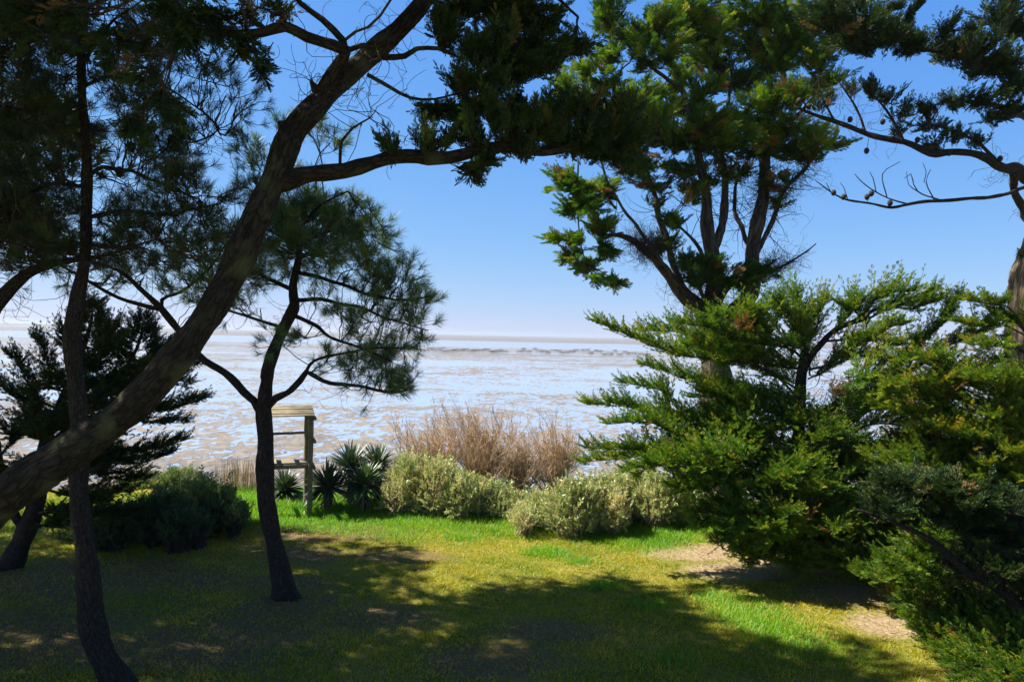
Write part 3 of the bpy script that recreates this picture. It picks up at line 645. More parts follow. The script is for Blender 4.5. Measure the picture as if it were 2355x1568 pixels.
def grow_slim_pine():
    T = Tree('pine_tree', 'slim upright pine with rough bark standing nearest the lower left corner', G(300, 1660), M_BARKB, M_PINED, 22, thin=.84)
    Y = 9.2
    T.limb([(312, 1680, Y, 68), (298, 1645, Y, 52), (282, 1612, Y, 44), (262, 1568, Y, 40), (236, 1505, Y, 36), (218, 1430, Y, 33), (205, 1340, Y, 29), (194, 1240, Y, 26), (186, 1150, Y, 24), (180, 1050, Y, 23), (175, 950, Y, 22), (171, 850, Y, 22), (172, 760, Y, 21), (182, 680, Y, 19), (194, 600, Y, 16), (199, 500, Y, 14), (200, 400, Y, 13), (193, 300, Y, 12), (187, 220, Y, 11), (190, 100, Y, 10), (195, 0, Y, 8), (205, -160, Y, 5), (210, -300, Y, 3)], 'trunk', 20, .04, .06)
    for l in [[(200, 410, Y, 6), (235, 385, Y, 6), (300, 395, 9, 5), (380, 425, 8.8, 4), (460, 460, 8.7, 2)], [(195, 320, Y, 6), (120, 270, 9, 5), (40, 250, 8.8, 4), (-80, 240, 8.5, 2)],
              [(198, 500, Y, 7), (290, 487, 9.3, 6), (400, 490, 9.4, 5), (500, 470, 9.5, 3)], [(198, 430, Y, 6), (110, 425, 9.4, 5), (20, 470, 9.5, 3), (-80, 480, 9.6, 2)],
              [(196, 590, Y, 6), (120, 600, 9.0, 5), (30, 560, 8.8, 3), (-80, 540, 8.6, 2)], [(188, 200, Y, 5), (280, 170, 9.5, 4), (380, 200, 9.7, 3), (470, 260, 9.8, 2)],
              [(192, 560, Y, 5), (280, 570, 8.9, 4), (360, 550, 8.7, 2)], [(190, 80, Y, 5), (90, 60, 9.6, 4), (-20, 80, 9.9, 2)], [(195, 20, Y, 5), (320, -30, 9, 4), (470, -40, 8.8, 2)],
              [(188, 150, Y, 5), (250, 60, 8.6, 4), (330, 0, 8.2, 2)], [(460, 250, 9.8, 3), (500, 300, 9.8, 3), (430, 330, 9.7, 2), (340, 320, 9.7, 2)]]:
        T.limb(l)
    pads = [(60, 60, 90, 60), (180, 40, 90, 60), (310, 60, 80, 60), (420, 130, 70, 50), (120, 150, 110, 50), (30, 170, 60, 50), (260, 180, 80, 40), (350, 230, 70, 50), (60, 260, 90, 40), (150, 300, 70, 40), (440, 280, 50, 50), (300, 330, 60, 40), (70, 350, 90, 35), (140, 400, 60, 30), (30, 420, 60, 30),
            (380, 400, 70, 40), (460, 440, 50, 40), (300, 430, 60, 30), (90, 490, 90, 35), (20, 540, 60, 40), (150, 560, 70, 35), (280, 540, 80, 40), (390, 500, 80, 35), (470, 520, 50, 50), (360, 580, 70, 35), (250, 600, 50, 25), (60, 600, 70, 25), (430, 350, 50, 30), (200, 480, 60, 25), (460, 590, 50, 35), (520, 220, 35, 30), (545, 240, 20, 20)]
    for a in pads:
        T.tufts(*a, T.r.uniform(8.5, 10.2), n=int(a[2] * a[3] / 44), size=.165, rd=.8, dead=.03, thick=.009)
    for i in range(20):
        T.tufts(T.r.uniform(-250, 550), T.r.uniform(-400, -40), 130, 60, T.r.uniform(8, 10.5), n=60, rd=1.0, size=.2, few=True)
    for i in range(30):
        y = T.r.uniform(8.2, 11.6); T.tufts((T.r.uniform(-9, -4.2), y, 5.4 + .46 * y + T.r.uniform(.2, 1.4)), 0, 1.0, .45, 0, n=130, rd=1.0, size=.25, few=True)
    for i in range(10):
        T.tufts(T.r.uniform(-450, -60), T.r.uniform(0, 560), 110, 60, T.r.uniform(8, 10.5), n=50, rd=1.0, size=.2, few=True)
    for i in range(26):
        y = T.r.uniform(9.8, 13.6); T.tufts((T.r.uniform(-11.2, -6.6), y, 5.4 + .46 * y + T.r.uniform(.1, 1.2)), 0, 1.0, .45, 0, n=130, rd=1.0, size=.25, few=True)
    T.bare(150, 660, 90, 35, 9, 12, L=.7); T.bare(300, 640, 120, 40, 9.3, 16, L=.6); T.bare(480, 330, 70, 50, 9.6, 26, L=.6); T.bare(250, 300, 220, 250, 9.2, 60, L=.6)
    for c in [(395, 322, 9.5), (300, 338, 9.4), (350, 290, 9.4), (275, 395, 9.3), (420, 285, 9.4)]: T.cone(*c, .05)
    T.finish()
grow_slim_pine()

def grow_centre_pine():
    Y = 12.4
    T = Tree('pine_tree', 'forked pine with long needle tufts standing on the lawn in front of the wooden shelter', G(650, 1378), M_BARKB, M_PINE, 23, thin=.9)
    T.limb([(662, 1402, Y, 58), (655, 1384, Y, 42), (649, 1362, Y, 31), (640, 1310, Y, 25), (628, 1230, Y, 22), (614, 1140, Y, 21), (609, 1060, Y, 21), (611, 1010, Y, 21), (608, 960, Y, 20), (605, 930, Y, 19)], 'trunk', 18, .035, .07)
    T.limb([(605, 940, Y, 18), (612, 880, Y, 17), (625, 820, Y, 16), (648, 765, Y, 15), (670, 720, Y, 14), (680, 690, Y, 13), (674, 655, Y, 11), (685, 600, Y, 9), (692, 540, Y, 7), (702, 470, Y, 4)], sides=12)
    T.limb([(602, 945, Y, 14), (585, 920, Y, 11), (560, 898, 12.3, 10), (515, 858, 12.2, 10), (460, 818, 12.1, 9), (405, 755, 12, 9), (365, 702, 11.9, 9), (320, 662, 11.8, 6), (270, 622, 11.6, 4), (200, 600, 11.4, 2)], sides=10)
    T.limb([(372, 712, 11.9, 6), (290, 692, 11.8, 5), (210, 650, 11.7, 4), (130, 605, 11.6, 3)])
    T.limb([(385, 735, 12, 5), (372, 690, 12.1, 5), (420, 668, 12.2, 4), (480, 620, 12.3, 3), (520, 560, 12.4, 2)])
    T.limb([(610, 940, Y, 11), (632, 917, 12.3, 9), (662, 902, 12.2, 8), (690, 875, 12.1, 8), (703, 857, 12.1, 7), (760, 880, 12.1, 5), (840, 890, 12.1, 4), (900, 903, 12.2, 3), (945, 895, 12.3, 2)], sides=10)
    T.limb([(700, 862, 12.1, 5), (722, 830, 12, 4), (790, 812, 11.9, 3), (870, 800, 11.9, 2), (930, 800, 12, 1)])
    T.limb([(668, 722, Y, 6), (720, 745, 12.2, 5), (760, 775, 12, 4), (830, 800, 11.9, 3), (900, 830, 11.8, 2)])
    T.limb([(678, 690, Y, 6), (740, 690, 12.6, 5), (820, 705, 12.7, 4), (900, 735, 12.8, 3), (985, 760, 12.9, 1.5)])
    T.limb([(682, 625, Y, 6), (760, 645, 12.2, 5), (860, 680, 12, 4), (940, 690, 11.9, 3), (990, 680, 11.9, 1.5)])
    T.limb([(668, 665, Y, 6), (615, 640, 12.5, 5), (560, 615, 12.6, 4), (500, 600, 12.7, 2.5)])
    T.limb([(655, 755, Y, 5), (590, 735, 12.6, 4), (530, 715, 12.8, 3), (480, 710, 12.9, 2)])
    T.limb([(690, 560, Y, 5), (760, 530, 12.8, 4), (830, 520, 13.1, 2)]); T.limb([(690, 570, Y, 5), (620, 530, 12, 4), (570, 520, 11.7, 2)]); T.limb([(695, 520, Y, 4), (740, 470, 12, 3), (800, 440, 11.8, 2)])
    T.limb([(685, 590, Y, 4), (690, 560, 13.2, 3), (720, 540, 14, 2)]); T.limb([(685, 600, Y, 4), (700, 590, 11.6, 3), (740, 580, 10.9, 2)])
    for a in [(700, 470, 60, 30, 40), (770, 455, 45, 30, 26), (640, 500, 60, 35, 46), (720, 530, 80, 40, 70), (800, 520, 60, 40, 46), (850, 560, 45, 45, 42), (870, 540, 25, 35, 20), (590, 560, 60, 40, 42), (660, 580, 80, 40, 60), (760, 590, 80, 40, 60), (820, 620, 60, 35, 40), (600, 630, 70, 30, 40), (540, 640, 50, 40, 34), (530, 700, 50, 30, 26),
              (900, 640, 40, 35, 30), (950, 650, 45, 35, 46), (985, 690, 28, 30, 28), (930, 700, 50, 25, 30), (870, 690, 50, 25, 26), (850, 730, 70, 20, 26), (960, 740, 40, 20, 20), (985, 790, 22, 18, 14), (940, 790, 40, 20, 20), (770, 700, 60, 25, 16), (600, 710, 50, 20, 14),
              (850, 800, 55, 25, 36), (900, 840, 45, 35, 40), (930, 890, 30, 20, 24), (870, 895, 60, 14, 30), (820, 840, 50, 30, 32), (760, 830, 40, 25, 18), (700, 780, 40, 20, 12), (780, 780, 40, 18, 14), (640, 790, 30, 20, 10)]:
        if a[0] > 880: a = (a[0] - 22, *a[1:])
        T.tufts(*a[:4], T.r.uniform(11.8, 13.2), n=int(a[4] * 1.0), size=.215, tb=.22, up=.35, rd=.75, thick=.009)
    for a in [(480, 660, 60, 40, 30), (420, 640, 60, 40, 36), (330, 640, 60, 30, 30), (260, 620, 70, 30, 30), (440, 580, 50, 40, 30), (150, 610, 60, 25, 24)]:
        T.tufts(*a[:4], T.r.uniform(11.4, 12.4), n=a[4], size=.2, rd=.7)
    for a in [(720, 520, 120, 60, 160, 13.8), (700, 560, 120, 50, 130, 11.0), (600, 420, 90, 40, 60, 13.2), (620, 330, 80, 60, 50, 14), (730, 310, 50, 30, 20, 13.6), (760, 330, 40, 20, 14, 13.6)]:
        T.tufts(*a[:4], a[5], n=a[4], size=.22, rd=.9)
    T.bare(760, 740, 120, 40, 12.2, 22, L=.6); T.bare(300, 690, 120, 25, 11.8, 16, L=.7); T.bare(740, 900, 60, 15, 12.1, 8, L=.5); T.bare(620, 700, 90, 60, 12.5, 20, L=.5); T.bare(860, 780, 90, 90, 12.2, 30, L=.5)
    T.finish()
grow_centre_pine()

def grow_left_cypress():
    T = Tree('cypress_tree', 'dark young cypress with two pointed tops growing behind the leaning trunk', G(-5, 1335), M_BARKB, M_CYPD, 24, thin=.72)
    Y = 13.6
    T.limb([(-15, 1345, Y, 48), (15, 1300, Y, 38), (50, 1245, Y, 32), (78, 1185, Y, 27), (90, 1110, Y, 22), (105, 1020, Y, 18), (140, 920, Y, 14), (185, 820, Y, 9), (210, 740, Y, 4), (214, 712, Y, 2)], 'trunk', 14, .04)
    T.limb([(100, 1040, Y, 12), (180, 960, 14, 10), (260, 890, 14.3, 8), (315, 800, 14.5, 5), (330, 738, 14.6, 2)])
    T.limb([(60, 1225, Y, 16), (20, 1150, 13.4, 12), (0, 1050, 13.3, 9), (-30, 900, 13.2, 5), (-60, 800, 13.2, 2)])
    def fr(b, tip, Yt, mid=None, **k):
        bx, by, bY = b; m = mid or ((bx + tip[0]) / 2, (by + tip[1]) / 2 + 14)
        T.frond([(bx, by, bY), (m[0], m[1], (bY + Yt) / 2), (tip[0], tip[1], Yt)], **k)
    for b, (tx, ty, Yt) in [((150, 900, Y), (455, 838, 13.8)), ((130, 950, Y), (475, 915, 13.2)), ((120, 970, Y), (430, 972, 13.4)), ((110, 1010, Y), (425, 1012, 13)), ((100, 1050, Y), (340, 1098, 12.9)), ((95, 1080, Y), (300, 1060, 13.0)), ((100, 1050, Y), (395, 1040, 14.6)),
                       ((180, 830, Y), (275, 745, 13.4)), ((185, 820, Y), (140, 765, 13.5)), ((160, 870, Y), (80, 775, 13.4)), ((150, 900, Y), (20, 815, 13.3)), ((130, 940, Y), (-40, 860, 13)), ((110, 1000, Y), (-60, 960, 12.8)), ((100, 1050, Y), (-40, 1090, 12.8)), ((180, 840, Y), (260, 800, 12.9)), ((170, 860, Y), (330, 850, 13)), ((150, 900, Y), (390, 870, 12.8)),
                       ((140, 920, Y), (240, 930, 12.2)), ((130, 960, Y), (180, 960, 12.0)), ((110, 1010, Y), (80, 980, 12.0)), ((150, 900, Y), (120, 860, 12.2)), ((100, 1060, Y), (180, 1100, 12.0)), ((95, 1090, Y), (40, 1110, 12.2)), ((150, 900, Y), (250, 870, 15.2)), ((120, 980, Y), (180, 920, 15.2)), ((120, 980, Y), (60, 900, 15.2)),
                       ((300, 830, 14.4), (395, 800, 14.2)), ((310, 810, 14.5), (250, 780, 14.4)), ((280, 870, 14.4), (420, 830, 14.6)), ((260, 890, 14.3), (180, 850, 14.6)), ((300, 850, 14.4), (440, 880, 14.4)), ((240, 900, 14.2), (330, 940, 14.0)), ((10, 1100, 13.3), (-80, 1010, 13.0)), ((0, 1050, 13.3), (90, 930, 13.0)), ((10, 1120, 13.3), (130, 1090, 12.6)), ((80, 1180, Y), (250, 1150, 12.9)), ((70, 1200, Y), (200, 1190, 13.0)), ((90, 1120, Y), (300, 1130, 13.6)), ((80, 1170, Y), (330, 1170, 13.8))]:
        fr(b, (tx, ty), Yt, spread=.42, t0=.18, gap=.10, size=.15, up=.3, r0=.028, jit=.22)
    for (x0, y0, Yt, x1, y1) in ((205, 800, Y, 214, 708), (316, 830, 14.5, 331, 732)):
        for q in np.linspace(0, 1, 7):
            x, y = x0 + (x1 - x0) * q, y0 + (y1 - y0) * q; wd = 48 * (1 - q) + 10
            for sg in (-1, 1): T.frond([(x, y + 8, Yt), (x + sg * wd * .5, y + 3, Yt), (x + sg * wd, y - 14, Yt + T.r.uniform(-.3, .3))], spread=.12, t0=.1, gap=.06, size=.10, r0=.01)
    T.finish()
grow_left_cypress()

def grow_edge_pine():
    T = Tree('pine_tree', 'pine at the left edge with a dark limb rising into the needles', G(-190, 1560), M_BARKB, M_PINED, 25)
    Y = 9.9
    T.limb([(-200, 1580, Y, 46), (-180, 1400, Y, 38), (-150, 1100, Y, 33), (-90, 880, Y, 28), (-40, 750, Y, 24), (0, 690, Y, 18), (60, 632, Y, 12), (130, 604, Y, 8), (230, 590, Y, 5), (330, 560, Y, 2)], 'trunk', 14, .04)
    T.limb([(-60, 790, Y, 20), (-110, 560, Y, 16), (-90, 300, Y, 12), (-60, 50, Y, 8), (-50, -150, Y, 4)])
    for a in [(40, 590, 80, 30, 46), (120, 575, 60, 20, 30), (-60, 600, 100, 60, 60), (-150, 500, 120, 70, 90), (-100, 330, 130, 80, 110), (-60, 150, 130, 80, 110), (-80, 0, 150, 80, 120), (-200, 200, 130, 90, 110), (-250, 400, 130, 90, 110), (30, 500, 60, 40, 40)]:
        T.tufts(*a[:4], T.r.uniform(9, 11), n=int(a[4] * 1.1), size=.17, rd=.9)
    for i in range(24):
        T.tufts((T.r.uniform(-13, -6.6), T.r.uniform(4.8, 7.8), T.r.uniform(5.2, 9.0)), 0, 1.1, .5, 0, n=130, rd=1.0, size=.26, few=True)
    for i in range(26):
        T.tufts((T.r.uniform(-17, -10.5), T.r.uniform(13, 17.5), T.r.uniform(5, 10.5)), 0, 1.2, .5, 0, n=130, rd=1.1, size=.27, few=True)
    for i in range(72):                       # its wide crown outside the picture shades the lawn
        T.tufts((T.r.uniform(-17, -8.6), T.r.uniform(6.5, 15.5), T.r.uniform(5.5, 11.5)), 0, 1.15, .5, 0, n=130, rd=1.1, size=.26, few=True)
    T.bare(60, 660, 60, 40, 9.9, 10, L=.7); T.bare(10, 700, 20, 40, 9.9, 8, L=.5)
    T.finish()
grow_edge_pine()

def grow_big_cypress():
    Y = 20.0
    T = Tree('cypress_tree', 'tall many stemmed cypress rising behind the young bright green cypress', G(1650, 1150), M_BARKF, M_CYP, 26, thin=.68)
    T.limb([(1655, 1160, Y, 70), (1648, 1000, Y, 56), (1642, 850, Y, 50), (1640, 745, Y, 46)], 'trunk', 18, .05)
    L = T.limb
    L([(1632, 770, Y, 34), (1595, 695, Y, 27), (1562, 655, 19.9, 22), (1520, 618, 19.8, 17), (1480, 570, 19.6, 14), (1455, 548, 19.5, 11), (1420, 540, 19.4, 8), (1380, 545, 19.3, 5)], sides=12)
    L([(1642, 770, Y, 38), (1640, 660, Y, 28), (1636, 570, Y, 24), (1626, 480, Y, 19), (1612, 400, Y, 15), (1600, 320, Y, 12), (1570, 220, Y, 9), (1540, 100, Y, 6), (1520, -40, Y, 3)], sides=12)
    L([(1638, 590, Y, 15), (1664, 500, 20.2, 14), (1668, 420, 20.3, 11), (1660, 330, 20.4, 8), (1680, 200, 20.5, 5)])
    L([(1650, 790, Y, 32), (1690, 720, 20.1, 32), (1722, 665, 20.2, 28), (1734, 600, 20.2, 26), (1742, 520, 20.2, 23), (1756, 420, 20.3, 19), (1766, 340, 20.3, 15), (1775, 240, 20.3, 11), (1760, 100, 20.2, 8), (1740, -60, 20, 4)], sides=12)
    L([(1736, 590, 20.2, 10), (1776, 510, 20.1, 8), (1802, 440, 20, 7), (1850, 390, 19.8, 6), (1885, 345, 19.7, 4), (1920, 320, 19.6, 2)])
    L([(1570, 665, 19.9, 12), (1525, 530, 20.4, 11), (1502, 440, 20.6, 9), (1472, 370, 20.7, 6), (1440, 300, 20.7, 4)])
    L([(1765, 628, 20.1, 5), (1810, 606, 19.9, 4), (1850, 582, 19.8, 3), (1877, 560, 19.8, 1.5)])
    L([(1560, 655, 19.5, 7), (1490, 555, 19.0, 6), (1430, 475, 18.7, 5), (1395, 410, 18.6, 4), (1370, 330, 18.6, 3)])
    L([(1330, 370, 18.8, 3), (1328, 470, 18.8, 3), (1336, 560, 18.8, 2), (1350, 610, 18.8, 1.5)])
    L([(1600, 330, Y, 8), (1500, 290, 19, 6), (1400, 240, 18.4, 4), (1330, 200, 18, 2)]); L([(1570, 210, Y, 7), (1480, 140, 19.5, 5), (1410, 70, 19.2, 3)]); L([(1770, 320, 20.3, 8), (1850, 250, 20, 6), (1920, 150, 19.8, 3)]); L([(1765, 160, 20.2, 6), (1860, 80, 20, 4), (1960, 30, 19.8, 2)])
    L([(1640, 640, Y, 9), (1600, 560, 19.4, 6), (1540, 500, 19, 3)]); L([(1735, 590, 20.2, 9), (1690, 480, 20.8, 7), (1700, 380, 21.2, 4)]); L([(1640, 720, Y, 8), (1690, 640, 19.5, 6), (1720, 610, 19.2, 3)]); L([(1630, 720, Y, 8), (1600, 640, 19.4, 6), (1560, 600, 19.2, 3)])
    L([(1650, 780, Y, 9), (1740, 640, 19.6, 6), (1780, 600, 19.4, 3)])
    lit = [(1400, 50, 45, 35), (1450, 90, 60, 35), (1520, 60, 70, 35), (1550, 110, 60, 25), (1490, 140, 45, 22), (1600, 40, 70, 35), (1680, 40, 70, 40), (1760, 30, 70, 40), (1850, 40, 70, 40), (1930, 20, 60, 30), (1340, 170, 45, 26), (1310, 205, 35, 22), (1390, 200, 55, 30), (1450, 230, 60, 25), (1500, 265, 70, 25), (1580, 250, 80, 25), (1640, 275, 70, 25), (1720, 280, 80, 28), (1800, 295, 80, 25), (1870, 310, 60, 22), (1915, 330, 40, 16),
           (1640, 130, 60, 35), (1700, 180, 70, 40), (1790, 130, 70, 45), (1830, 210, 70, 40), (1880, 120, 60, 45), (1770, 230, 80, 30), (1560, 190, 40, 25), (1620, 205, 50, 25)]
    lit += [(1290, 195, 40, 18), (1340, 240, 60, 22), (1410, 265, 70, 22), (1520, 300, 80, 22), (1610, 310, 80, 22), (1690, 320, 80, 22), (1780, 330, 70, 20), (1860, 345, 60, 16), (1400, 130, 45, 30), (1380, 30, 35, 30), (1560, 20, 70, 30), (1640, 85, 70, 30), (1720, 110, 70, 34), (1820, 90, 70, 36), (1900, 190, 50, 30), (1930, 90, 50, 30)]
    for i, a in enumerate(lit): T.pad(a[0], a[1], a[2], a[3] * .8, 18.4 + T.r.uniform(0, 2.6), L=.46, size=.19, dens=1.85, up=.35, tb=.06, rd=1.0, thick=.02, dead=.03)
    for a in [(1350, 320, 80, 30), (1440, 330, 70, 30), (1540, 330, 80, 25), (1640, 335, 80, 22), (1740, 345, 80, 22), (1830, 350, 60, 18), (1470, 390, 50, 25), (1560, 400, 50, 22)]: T.pad(*a, T.r.uniform(18.6, 20.6), L=.5, size=.2, dens=1.5, up=.1, tb=-.35, rd=1.1, thick=.02, dead=.12)  # darker tint: shade put into the undersides of the lit layers
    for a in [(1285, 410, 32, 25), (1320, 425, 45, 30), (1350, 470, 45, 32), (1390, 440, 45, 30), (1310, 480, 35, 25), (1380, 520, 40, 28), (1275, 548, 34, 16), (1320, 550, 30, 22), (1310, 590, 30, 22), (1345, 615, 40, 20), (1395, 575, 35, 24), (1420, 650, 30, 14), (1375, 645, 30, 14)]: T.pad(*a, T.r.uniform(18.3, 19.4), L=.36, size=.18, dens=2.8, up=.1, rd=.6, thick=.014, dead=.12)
    for a in [(1545, 510, 28, 22), (1530, 560, 40, 18), (1580, 600, 50, 18), (1640, 615, 60, 20), (1710, 650, 45, 20), (1745, 625, 40, 18), (1660, 650, 40, 18), (1600, 640, 40, 16)]: T.pad(*a, T.r.uniform(18.8, 19.6), L=.45, size=.2, dens=2.2, up=.2, tb=-.4, rd=.6, thick=.014)  # darker tint puts shade into the crown's interior
    for i in range(20): T.pad(T.r.uniform(1380, 2000), T.r.uniform(-420, -40), 110, 45, T.r.uniform(18, 22), L=.7, size=.26, dens=.25, up=.4, thick=.02)
    for i in range(10): T.pad(T.r.uniform(1450, 1900), T.r.uniform(60, 330), 100, 40, T.r.uniform(21, 23), L=.7, size=.26, dens=.3, up=.3, thick=.02)
    T.bare(1580, 420, 170, 70, 20, 90, rd=1.4, L=.95, r0=.013); T.bare(1700, 440, 110, 90, 20.2, 60, rd=1.3, L=.95, r0=.013); T.bare(1620, 600, 110, 90, 19.8, 36, rd=1, L=.8, r0=.012)
    for i in range(26): T.pad(T.r.uniform(1450, 1830), T.r.uniform(375, 480), 40, 14, T.r.uniform(19, 21.5), n=9, L=.4, size=.18, up=.1, tb=-.3, rd=.5, dead=.25); T.bare(1450, 600, 40, 40, 19.3, 14, L=.6, r0=.007); T.bare(1820, 620, 50, 20, 19.8, 8, L=.5, r0=.007); T.bare(1840, 430, 60, 50, 19.8, 18, L=.6, r0=.008); T.bare(1590, 700, 60, 40, 19.6, 12, r0=.01)  # inner sprigs also have shade put into their tint
    T.finish()
grow_big_cypress()

def grow_young_cypress():
    Y = 15.2
    T = Tree('cypress_tree', 'young bright green cypress with pointed fan branches at the right of the lawn', G(1850, 1310), M_BARKB, M_CYP, 27, thin=.8)
    T.limb([(1852, 1320, Y, 30), (1843, 1220, Y, 25), (1838, 1100, Y, 20), (1835, 1000, Y, 17), (1840, 900, Y, 15), (1850, 820, Y, 12), (1852, 750, Y, 8), (1838, 690, Y, 3)], 'trunk', 14, .04)
    T.limb([(1848, 850, Y, 10), (1890, 785, Y, 9), (1950, 745, 15, 7), (2030, 705, 14.8, 4), (2095, 672, 14.6, 2)])
    T.limb([(1838, 1060, Y, 14), (1900, 1010, 15, 13), (2000, 935, 14.7, 10), (2100, 850, 14.5, 7), (2200, 770, 14.2, 3)])
    def fr(b, mid, tip, Yt, **k):
        k = dict(dict(spread=.66, t0=.10, gap=.088, size=.155, up=.30, r0=.03, jit=.27, tb=.12), **k)
        T.frond([(*b, Y), (*mid, (Y + Yt) / 2), (*tip, Yt)], **k)
    A = [((1842, 920), (1600, 815), (1366, 738), 14.6), ((1842, 900), (1640, 800), (1470, 760), 15.8), ((1840, 950), (1660, 880), (1478, 838), 14.4), ((1838, 980), (1600, 925), (1430, 878), 15.2), ((1838, 1020), (1580, 970), (1345, 928), 14.5), ((1838, 1030), (1600, 990), (1395, 975), 14.0), ((1838, 1070), (1570, 1040), (1335, 1062), 14.3), ((1838, 1080), (1600, 1060), (1350, 1030), 13.8), ((1838, 1100), (1640, 1080), (1440, 1080), 13.6),
         ((1840, 1130), (1700, 1110), (1540, 1120), 13.5), ((1842, 1170), (1720, 1180), (1610, 1215), 13.6), ((1842, 1180), (1740, 1200), (1640, 1250), 13.4), ((1843, 1210), (1780, 1250), (1720, 1295), 13.4), ((1845, 1220), (1830, 1260), (1830, 1315), 13.3), ((1845, 1200), (1900, 1240), (1960, 1310), 13.3), ((1845, 1190), (1950, 1210), (2040, 1280), 13.4),
         ((1850, 790), (1820, 730), (1785, 682), 14.8), ((1850, 780), (1840, 720), (1832, 672), 15.3), ((1850, 800), (1720, 730), (1640, 720), 14.4), ((1850, 830), (1700, 780), (1560, 745), 14.2), ((1850, 800), (1880, 740), (1900, 690), 14.8), ((1890, 785), (1950, 720), (1985, 690), 15), ((1950, 745), (2020, 690), (2108, 664), 14.6), ((1950, 745), (2060, 715), (2150, 668), 14.4), ((1890, 785), (1990, 770), (2080, 745), 14.2), ((1860, 850), (1980, 790), (2070, 790), 14.0), ((2030, 705), (2090, 710), (2165, 690), 14.6),
         ((2000, 935), (2060, 850), (2110, 780), 14.3), ((2050, 890), (2130, 800), (2205, 682), 14.3), ((2100, 850), (2200, 790), (2290, 740), 14.2), ((2000, 935), (2120, 900), (2230, 880), 14.0), ((2050, 890), (2180, 860), (2305, 828), 14.4), ((1900, 1010), (2020, 980), (2130, 960), 13.8), ((1900, 1010), (2000, 1030), (2110, 1050), 13.8), ((1840, 1060), (1960, 1070), (2080, 1110), 13.6), ((1840, 1110), (1960, 1130), (2090, 1180), 13.4), ((1842, 1150), (1960, 1170), (2080, 1230), 13.5)]
    for b, m, t, Yt in A:
        ln = abs(t[0] - b[0]) + abs(t[1] - b[1]); fr(b, m, t, Yt, t0=.10 if b[1] > 1090 or t[0] < 1840 and b[1] > 1000 else min(.34, .08 + ln / 1500))
    # fronds that come towards and go away from the viewer
    for i in range(32):
        y = 1235 - 225 * (i / 32) ** 1.3; x = 1840 + T.r.uniform(-3, 3); sg = T.r.uniform(-1, 1); fwd = -1 if i % 3 else 1
        ln = T.r.uniform(.75, 1.2) * (1 - .45 * (i / 44))
        dx = sg * 230 * ln; fr((x, y), (x + dx * .5, y - 10), (x + dx, y - T.r.uniform(-10, 60)), Y + fwd * 2.3 * ln * math.sqrt(max(.1, 1 - sg * sg * .7)), spread=.6)
    K = dict(spread=.5, t0=.06, gap=.12, size=.165, up=.3, r0=.018, jit=.28, tb=.1)
    T.sweep([(1440, 1085), (1530, 1125), (1600, 1205), (1650, 1245), (1720, 1292), (1830, 1316), (1930, 1310), (2010, 1290)], 34, 14, (190, -120), (12.9, 14.4), (90, 260), (-70, 30), **K)
    T.sweep([(1960, 1290), (2040, 1270), (2100, 1200)], 16, 3, (-40, -170), (13.2, 14.6), (-230, -90), (-40, 40), **K)
    T.sweep([(1560, 790), (1600, 850), (1590, 930), (1600, 1000)], 16, 2, (130, 0), (14.2, 15.6), (120, 240), (0, 60), **K)
    T.sweep([(1700, 730), (1790, 700), (1900, 700), (2000, 700)], 10, 2, (0, 90), (14.2, 15.8), (-60, 60), (60, 110), **K)
    T.sweep([(2030, 820), (2090, 880), (2080, 960)], 8, 2, (-60, 0), (13.6, 15), (-170, -90), (20, 70), **K)
    T.bare(1830, 900, 90, 110, 15, 60, rd=1.0, L=.9, r0=.012); T.bare(1960, 900, 110, 80, 14.6, 60, rd=1.0, L=.8, r0=.010)
    for a in [(1715, 748, 26), (1930, 890, 40)]:
        T.pad(a[0], a[1], a[2], a[2] * .7, 13.8, n=5, L=.35, dead=1.0, size=.16)
    T.bare(1780, 960, 140, 70, 15, 70, rd=.8, L=.7, r0=.007); T.bare(1950, 900, 90, 70, 15, 40, rd=.8, L=.7, r0=.007); T.bare(1760, 1150, 120, 60, 14.4, 50, rd=.8, r0=.006)
    T.finish()
grow_young_cypress()

